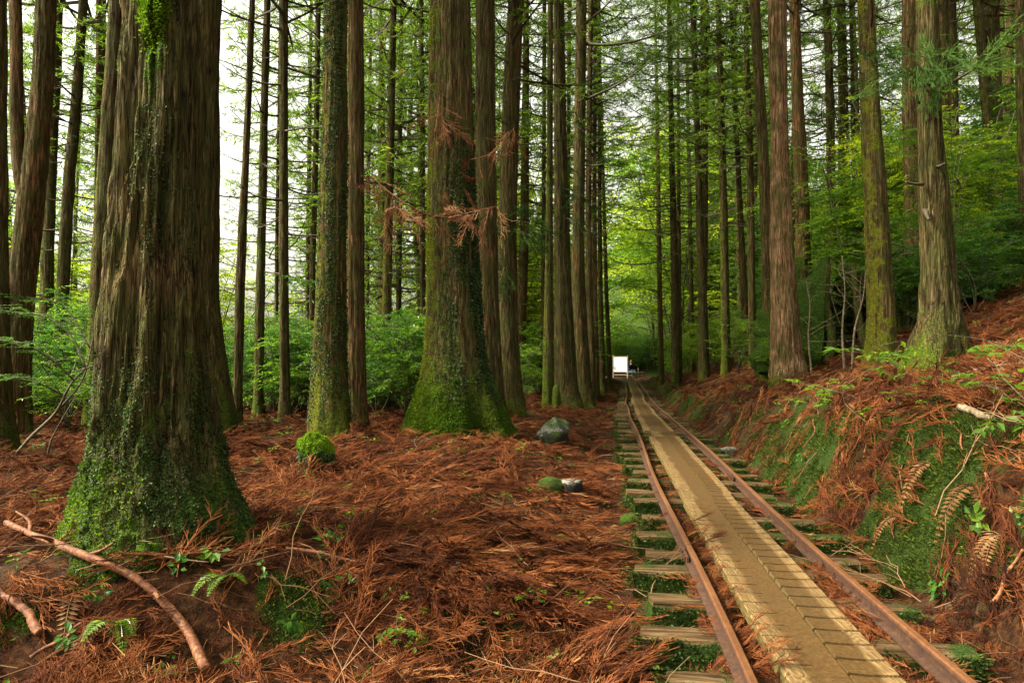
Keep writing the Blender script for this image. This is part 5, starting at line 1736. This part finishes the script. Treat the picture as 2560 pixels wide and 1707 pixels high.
def rock(px, py, w, h, label, seed, mossy=.1, facet=1, rz=0.0, name='rock', cat='rock', squash=1.0, mat=None, group=None):
    x, y, z = hit(px, py)
    s = w / 2 / F * y
    V, Q, d = blob(seed, 44, 30, s, s * .8 * squash, h / 2 / F * y * 1.25, .22, 1.5, facet=facet)
    n = V.reshape(30, 44, 3)
    mo = mossy + .25 * d[..., 2] * mossy
    me = np_mesh(name, V, Q, [mat or ROCK], {'moss': mo.ravel()})
    return link(name, me, None, (x, y + s * .5, z + h / 2 / F * y * .78), (0, .0, rz), label=label, category=cat, group=group)
rock(1392, 1116, 104, 84, 'angular grey boulder with white lichen on its top, beside the track', 6, .42, 1, .5)
rock(1428, 1250, 76, 62, 'small pale grey rock with lichen in the duff near the sleepers', 8, .12, 1, 1.2)
rock(1830, 1140, 60, 22, 'flat whitish rock with moss at the right rail', 12, .3, 1, .2)
rock(2500, 1018, 14, 9, 'tiny white stone on the slope under the crossed sticks', 4, 0, 1)
rock(2225, 905, 34, 26, 'round moss lump at the foot of the yellow-green cedar', 15, .95, 0, name='moss_lump', cat='moss', mat=MOSSC)
rock(2495, 890, 100, 30, 'low long moss cushion on the slope right of the stubbed cedar', 16, .95, 0, name='moss_lump', cat='moss', mat=MOSSC)
rock(1375, 1240, 74, 44, 'green mossy hummock left of the small pale rock', 17, .15, 0, name='moss_hummock', cat='moss', mat=MOSSC)
rock(1575, 1316, 46, 30, 'moss tuft against the sleeper ends left of the track', 18, .35, 0, name='moss_lump', cat='moss', mat=MOSSC)

# round mossy stump
x, y, z = hit(778, 1205)
s = 42 / F * y
stump = link('mossy_stump', None, None, (x, y + s, z + .07), label='round knee-high stump capped with bright green moss', category='stump')
th = np.linspace(0, 2 * np.pi, 56, endpoint=False)
hh = np.concatenate([np.linspace(-.1, .62, 16), .62 + .38 * np.sin(np.linspace(.06, np.pi / 2, 18))])
rr = np.concatenate([np.linspace(.98, .92, 16), .95 * np.cos(np.linspace(.06, np.pi / 2, 18) * .985)])
TH, HH = np.meshgrid(th, hh); RR = np.repeat(rr[:, None], 56, 1)
RR = RR * (1 + .55 * (fbm(np.cos(TH) * 1.9, np.sin(TH) * 1.9, HH * 2.4, 9, 4) - .5)) * (1 + .10 * np.sin(2 * TH + 1) + .07 * np.sin(3 * TH))
SV = np.stack([np.cos(TH) * RR * s, np.sin(TH) * RR * s, HH * s * 2.05 + .11 * HH * (fbm(np.cos(TH) * RR * 2.2, np.sin(TH) * RR * 2.2, 0, 4, 3) - .5) + .05 * HH * np.cos(TH - 2.6) * RR], -1)
m = len(hh)
i, j = np.meshgrid(np.arange(m - 1), np.arange(56), indexing='ij')
Q = np.stack([i * 56 + j, i * 56 + (j + 1) % 56, (i + 1) * 56 + (j + 1) % 56, (i + 1) * 56 + j], -1).reshape(-1, 4)
link('stump_body', np_mesh('stump_body', SV.reshape(-1, 3), Q, [MOSSC], {'moss': (sst(.55, .9, HH) + .3 * (fbm(np.cos(TH) * 3, np.sin(TH) * 3, HH * 3, 2) - .4)).ravel().clip(0, 1)}), stump)
me = cling(SV, TH, HH, lambda t, z_: .03 + sst(.5, .8, z_) * 1.6, 5200, .016, rg, MOSSL, name='moss', blade=True)
link('moss', me, stump, kind='stuff')
me = cling(SV, TH, HH, lambda t, z_: sst(.8, .6, z_), 1500, .022, rg, IVY, name='creeper')
link('creeper', me, stump, kind='stuff')
# small stump by the slim mossy cedar
x, y = (1391 - PCX) / F * 16.2, 16.2
z = float(ground_h(x, y))
V, Q, d = blob(31, 24, 16, .10, .10, .42, .2)
link('small_stump', np_mesh('small_stump', V, Q, [BARK], {'moss': np.full(len(V), .6), 'red': np.full(len(V), .1), 'hue': np.full(len(V), .15)}), None, (x, y, z + .25), label='small dark stump at the foot of the slim mossy cedar', category='stump')

# dark hollow root mass behind the bare orange cedar
Yh = 14.5
hx, hy, hz = at(2085, 860, Yh)
hz = float(ground_h(hx, hy))
hol = link('hollow_stump', None, None, (hx, hy, hz), label='huge dark hollow root stump overgrown behind the bare orange cedar', category='stump')
n, m = 64, 34
a = np.linspace(-.35 * np.pi, 1.35 * np.pi, n); hgt = np.linspace(-.2, 1, m)
A, HG = np.meshgrid(a, hgt)
R_ = 1.25 * (1.2 - .62 * np.clip(HG, 0, 1) ** 2) * (1 + 1.1 * (fbm(np.cos(A) * 2.2 + 4, np.sin(A) * 2.2, HG * 2.6, 41, 4) - .5))
top = 1.45 + 1.3 * (vn(A * 2.9, 3, 0, 6) - .5)
OV = np.stack([np.cos(A) * R_, np.sin(A) * R_ * .8, HG * top], -1)
IV = np.stack([np.cos(A) * (R_ - .22), np.sin(A) * (R_ - .22) * .8, HG * top - .02], -1)
i, j = np.meshgrid(np.arange(m - 1), np.arange(n - 1), indexing='ij')
Q = np.stack([i * n + j, i * n + j + 1, (i + 1) * n + j + 1, (i + 1) * n + j], -1).reshape(-1, 4)
mb = MB()
mb.add(OV.reshape(-1, 3), Q, moss=.85, red=.1, hue=.0)
mb.add(IV.reshape(-1, 3), Q[:, ::-1], moss=.0, red=.1, hue=.1)
rim = np.concatenate([OV[-1], IV[-1]])
mb.add(rim, np.array([(k, k + 1, n + k + 1, n + k) for k in range(n - 1)]), moss=.8, red=.1, hue=.1)
for e, f in ((0, 1), (n - 1, 0)):
    ed = np.concatenate([OV[:, e], IV[:, e]])
    q = np.array([(k, k + 1, m + k + 1, m + k) for k in range(m - 1)])
    mb.add(ed, q[:, ::-1] if f else q, moss=.4, red=.1, hue=.1)
link('shell', mb.mesh('shell', [BARK]), hol)
for k, (dx_, dy_, s_) in enumerate([(-1.35, -.9, .62), (1.2, -.6, .55), (-.2, .5, .95), (.6, .3, .95)]):
    put_bush('hollow_bush', SH_MID[k % 4], hx + dx_, hy + dy_, s_, 'small green bush around the dark hollow stump, ' + ORD[k] + ' clockwise', 'bushes around the hollow stump')
for q in range(5):
    r = np.random.default_rng(70 + q)
    aa = -math.pi / 2 + (q - 2) * .5
    P = smooth_path([[math.cos(aa) * .9, math.sin(aa) * .8, 1.8], [math.cos(aa) * 1.15, math.sin(aa) * 1.0, 1.0 + r.normal() * .1], [math.cos(aa) * 1.2 + r.normal() * .1, math.sin(aa) * 1.2, .35], [math.cos(aa) * 1.5, math.sin(aa) * 1.5, -.1]], 16)
    V, Q, T = tube(P, np.linspace(.05, .09, 16), 8, True, .3, q)
    mb = MB(); mb.add(V, Q, T, moss=.45, red=.2, hue=.1)
    link('root', mb.mesh('root', [BARK]), hol)

# ------------------------------------------------------------------ fallen branches
def fallen(pxs, r0, r1, label, mat, lift=.02, name='fallen_branch', n=40, seed=0, cat='branch', forks=0, wob=.18):
    P = []
    for px, py in pxs:
        x, y, z = hit(px, py)
        P.append([x, y, float(ground_h(x, y))])
    P = np.array(P)
    o0 = P[len(P) // 2].copy()
    P = smooth_path(P, n)
    P[:, 2] = np.convolve(np.pad(P[:, 2], 4, 'edge'), np.ones(9) / 9, 'valid') + lift + r0 * .6
    P[:, :2] += .012 * np.stack([np.sin(np.linspace(0, 9, n) + seed), np.cos(np.linspace(0, 7, n) + seed)], -1)
    P -= o0
    mb = MB()
    V, Q, T = tube(P, np.linspace(r0, r1, n) * (1 + .1 * np.sin(np.linspace(0, 14, n) + seed)), 12, True, wob, seed)
    mb.add(V, Q, T)
    r = np.random.default_rng(seed + 90)
    for k in range(forks):
        i = r.integers(n // 4, n - 4)
        e = P[i] + np.array([r.normal() * .2, r.normal() * .2, abs(r.normal()) * .12])
        V, Q, T = tube(smooth_path([P[i], (P[i] + e) / 2 + r.normal(size=3) * .02, e], 8), np.linspace(r1 * .6, r1 * .2, 8), 6, True, .2, k)
        mb.add(V, Q, T)
    return link(name, mb.mesh(name, [mat]), None, tuple(o0), label=label, category=cat)
fallen(BRANCH_PX, .016, .024, 'long smooth red-brown branch lying across the bottom left foreground', STICK_RED, .085, seed=1, forks=4)
fallen([(-30, 1480), (40, 1540), (110, 1610)], .026, .020, 'broken splintered log end at the bottom left corner', STICK_RED, .03, seed=2, wob=.35)
fallen([(80, 1672), (150, 1630), (215, 1585)], .010, .007, 'short thin red stick beside the bottom left ferns', STICK_RED, .05, seed=3)
fallen([(180, 1400), (330, 1410), (520, 1445)], .007, .004, 'thin pale stick lying across the long red branch', STICK_GREY, .07, seed=4)
fallen([(720, 1390), (830, 1412), (960, 1438)], .010, .006, 'thin straight brown stick in the middle foreground duff', STICK_RED, .04, seed=5)
fallen([(1080, 1310), (1160, 1370), (1210, 1425)], .006, .004, 'thin pale twig slanting through the central duff', STICK_GREY, .04, seed=6)
fallen([(1105, 1475), (1130, 1450), (1145, 1425)], .018, .010, 'short curved grey-green horn of wood in the duff', STICK_GREY, .03, seed=7)
fallen([(1190, 1085), (1290, 1090), (1345, 1110)], .016, .009, 'dark red stick between the central cedar and the boulder', STICK_RED, .03, seed=8)
fallen([(2395, 995), (2470, 955), (2560, 900)], .014, .008, 'long fallen stick slanting up the slope at the right edge', STICK_RED, .10, seed=9, forks=3)
fallen([(2380, 985), (2450, 960), (2530, 955), (2575, 948)], .010, .006, 'thin fallen stick crossing the long one on the slope', STICK_GREY, .12, seed=10, forks=2)
fallen([(2405, 1035), (2440, 1052), (2475, 1066)], .022, .018, 'short broken yellowish log on the bank near the right seedling', STICK_GREY, .03, seed=11)
fallen([(1955, 1050), (1965, 1030), (1972, 1010)], .016, .012, 'short orange bark piece standing below the orange cedar', STICK_RED, .03, seed=12)
fallen([(2480, 1560), (2520, 1480), (2560, 1420)], .011, .007, 'dark stick leaning on the bank in the bottom right corner', STICK_RED, .08, seed=13)
fallen([(1640, 1000), (1665, 995), (1690, 975)], .016, .010, 'curved orange stick beside the far right rail', STICK_RED, .03, seed=14)
fallen([(1385, 1560), (1420, 1600), (1470, 1625)], .006, .004, 'small pale stick on the bare soil of the ditch', STICK_GREY, .02, seed=15)
fallen([(2060, 1560), (2090, 1500), (2100, 1470)], .008, .006, 'small orange stick beside the right rail in front', STICK_RED, .05, seed=16)

# root tendrils hanging on the bank
for k, (px, py, dx, dy) in enumerate([(2270, 1075, -30, 90), (2030, 1060, -22, 70), (2150, 1100, 10, 60), (2380, 1070, 25, 75), (2470, 1200, -40, 80)]):
    fallen([(px, py), (px + dx * .3 + 12, py + dy * .4), (px + dx, py + dy)], .008, .004, ['thin root hanging from the bank below the tall seedling', 'thin root on the bank below the orange cedar', 'short root on the moss face of the bank', 'thin curved root under the stubbed cedar side of the bank', 'dark root low on the bank near the right edge'][k], STICK_RED, .03, seed=20 + k, name='hanging_root', cat='root')

# ------------------------------------------------------------------ signboard, bench, person
WHITE = mat_plain('white_board', (.88, .88, .87), .35, .5, .02)
ORANGE = mat_plain('orange_print', (.75, .20, .03), .5, .3, .1)
ALU = mat_plain('weathered_frame', (.36, .32, .25), .5, .4, .15)
LOGW = mat_branch('pale_log', [(.3, (.10, .085, .06)), (.5, (.22, .19, .14)), (.7, (.38, .34, .27))])
Yg = 50.0
def gb(px, py):
    return np.array(at(px, py, Yg))
g0 = gb(1550.5, 930); gz = float(ground_h(g0[0], Yg))
sign = link('signboard', None, None, (g0[0], Yg, gz), label='white notice board on two posts at the far end of the boardwalk', category='signboard', rot=(0, 0, math.radians(-30)))
SG = np.array([g0[0], Yg, gz])
p0, p1 = gb(1532.5, 929.5) - SG, gb(1569, 891.5) - SG
def bx_(name, lo, hi, mat, parent):
    lo, hi = np.array(lo), np.array(hi)
    return link(name, np_mesh(name, boxv((0, 0, 0), hi - lo), box_q, [mat], None, False), parent, (lo + hi) / 2)
pn = bx_('panel', (p0[0] + .03, -.02, p0[2] + .03), (p1[0] - .03, .02, p1[2] - .03), WHITE, sign)
pc_ = (p0 + p1) / 2
mk = gb(1536.5, 920.5) - SG - pc_
V = np.array([(0, 0, -.10), (.05, 0, -.09), (.06, 0, .0), (.02, 0, .14), (-.035, 0, .0), (-.045, 0, -.08)]) + np.array([mk[0], -.0235, mk[2] - .02])
link('orange_mark', np_mesh('orange_mark', V, [np.array([(0, 1, 2), (0, 2, 3), (0, 3, 4), (0, 4, 5)])], [ORANGE], None, False), pn)
bx_('frame', (p0[0], -.03, p1[2] - .03), (p1[0], .03, p1[2] + .02), ALU, sign)
bx_('frame', (p0[0], -.03, p0[2] - .02), (p1[0], .03, p0[2] + .03), ALU, sign)
for q in (p0[0] - .04, p1[0]):
    bx_('post', (q, -.035, -.4), (q + .05, .035, p1[2] + .1), ALU, sign)
lr = gb(1550, 936.5)[2] - SG[2]
bx_('crossbar', (p0[0] + .012, -.022, lr - .02), (p1[0] - .002, .022, lr + .02), ALU, sign)

b0 = gb(1574, 941); b0[1] = Yg + .9
bz = float(ground_h(b0[0] + .5, b0[1]))
bench = link('log_barrier', None, None, (b0[0], b0[1], bz), label='low barrier of pale logs on short posts right of the notice board', category='barrier')
for zz in (.16, .38):
    V, Q, T = tube(smooth_path([[-.1, 0, zz], [.5, .02, zz + .01], [1.15, 0, zz]], 8), .045, 9, True, .1, 2)
    mb = MB(); mb.add(V, Q, T)
    link('log', mb.mesh('log', [LOGW]), bench)
for xx in (.05, .78):
    V, Q, T = tube(np.array([[xx, .09, -.2], [xx, .09, .3], [xx, .09, .72 if xx > .5 else .5]]), .04, 9, True, .1, 4)
    mb = MB(); mb.add(V, Q, T)
    link('post', mb.mesh('post', [LOGW]), bench)

def person(loc, rz):
    JACKET = mat_plain('navy_jacket', (.012, .020, .05), .8, .2, .2)
    TROUS = mat_plain('pale_teal_trousers', (.10, .15, .15), .8, .2, .2)
    SKIN = mat_plain('skin', (.50, .29, .20), .55, .35, .05)
    HAIR = mat_plain('brown_hair', (.13, .055, .025), .6, .3, .3)
    root = link('person', None, None, loc, (0, 0, rz), label='person in dark blue jacket and pale trousers sitting on the log barrier', category='person')
    def skinned(name, J, E, mats, pick):
        me = bpy.data.meshes.new(name)
        me.from_pydata([j[:3] for j in J], E, [])
        o = link(name, me, root)
        md = o.modifiers.new('skin', 'SKIN')
        o.modifiers.new('sub', 'SUBSURF').levels = 1
        o.modifiers['sub'].render_levels = 2
        for k, v in enumerate(me.skin_vertices[0].data):
            v.radius = (J[k][3], J[k][3] * J[k][4])
            v.use_root = k == 0
        dg = bpy.context.evaluated_depsgraph_get()
        ev = bpy.data.meshes.new_from_object(o.evaluated_get(dg))
        o.modifiers.clear()
        for m_ in mats: ev.materials.append(m_)
        for p in ev.polygons:
            p.material_index = pick(p.center); p.use_smooth = True
        o.data = ev
        return o
    J = [(0, 0, .42, .14, .85), (0, -.02, .62, .125, .8), (0, -.06, .84, .145, .7), (0, -.08, .93, .065, 1), (0, -.10, .99, .06, 1), (0, -.13, 1.08, .085, 1.1), (0, -.13, 1.19, .07, 1.1),
         (.17, -.07, .85, .065, 1), (.23, -.12, .62, .048, 1), (.14, -.34, .56, .036, 1), (.10, -.42, .55, .032, 1),
         (-.17, -.07, .85, .065, 1), (-.23, -.12, .62, .048, 1), (-.14, -.34, .56, .036, 1), (-.10, -.42, .55, .032, 1),
         (.10, -.10, .42, .10, 1), (.13, -.44, .46, .075, 1), (.13, -.46, .08, .05, 1), (.13, -.58, .04, .04, 1),
         (-.10, -.10, .42, .10, 1), (-.13, -.44, .46, .075, 1), (-.13, -.46, .08, .05, 1), (-.13, -.58, .04, .04, 1)]
    E = [(0, 1), (1, 2), (2, 3), (3, 4), (4, 5), (5, 6), (2, 7), (7, 8), (8, 9), (9, 10), (2, 11), (11, 12), (12, 13), (13, 14), (0, 15), (15, 16), (16, 17), (17, 18), (0, 19), (19, 20), (20, 21), (21, 22)]
    def pick(c):
        if c.z > .96: return 2
        if c.y < -.38 and c.z > .51: return 2
        if c.z < .10: return 3
        return 1 if (c.z < .50 and c.y < .2 and not c.z > .48) else 0
    skinned('body', J, E, [JACKET, TROUS, SKIN, HAIR], pick)
    V, Q, d = blob(3, 24, 16, .105, .118, .13, .12, 3)
    keep = [k for k, q in enumerate(Q) if not (V[q].mean(0)[1] < -.045 and V[q].mean(0)[2] < .05) and V[q].mean(0)[2] > -.09]
    link('hair', np_mesh('hair', V, Q[keep], [HAIR]), root, (0, -.115, 1.145))
person((b0[0] + .18, b0[1] - .02, bz), .5)
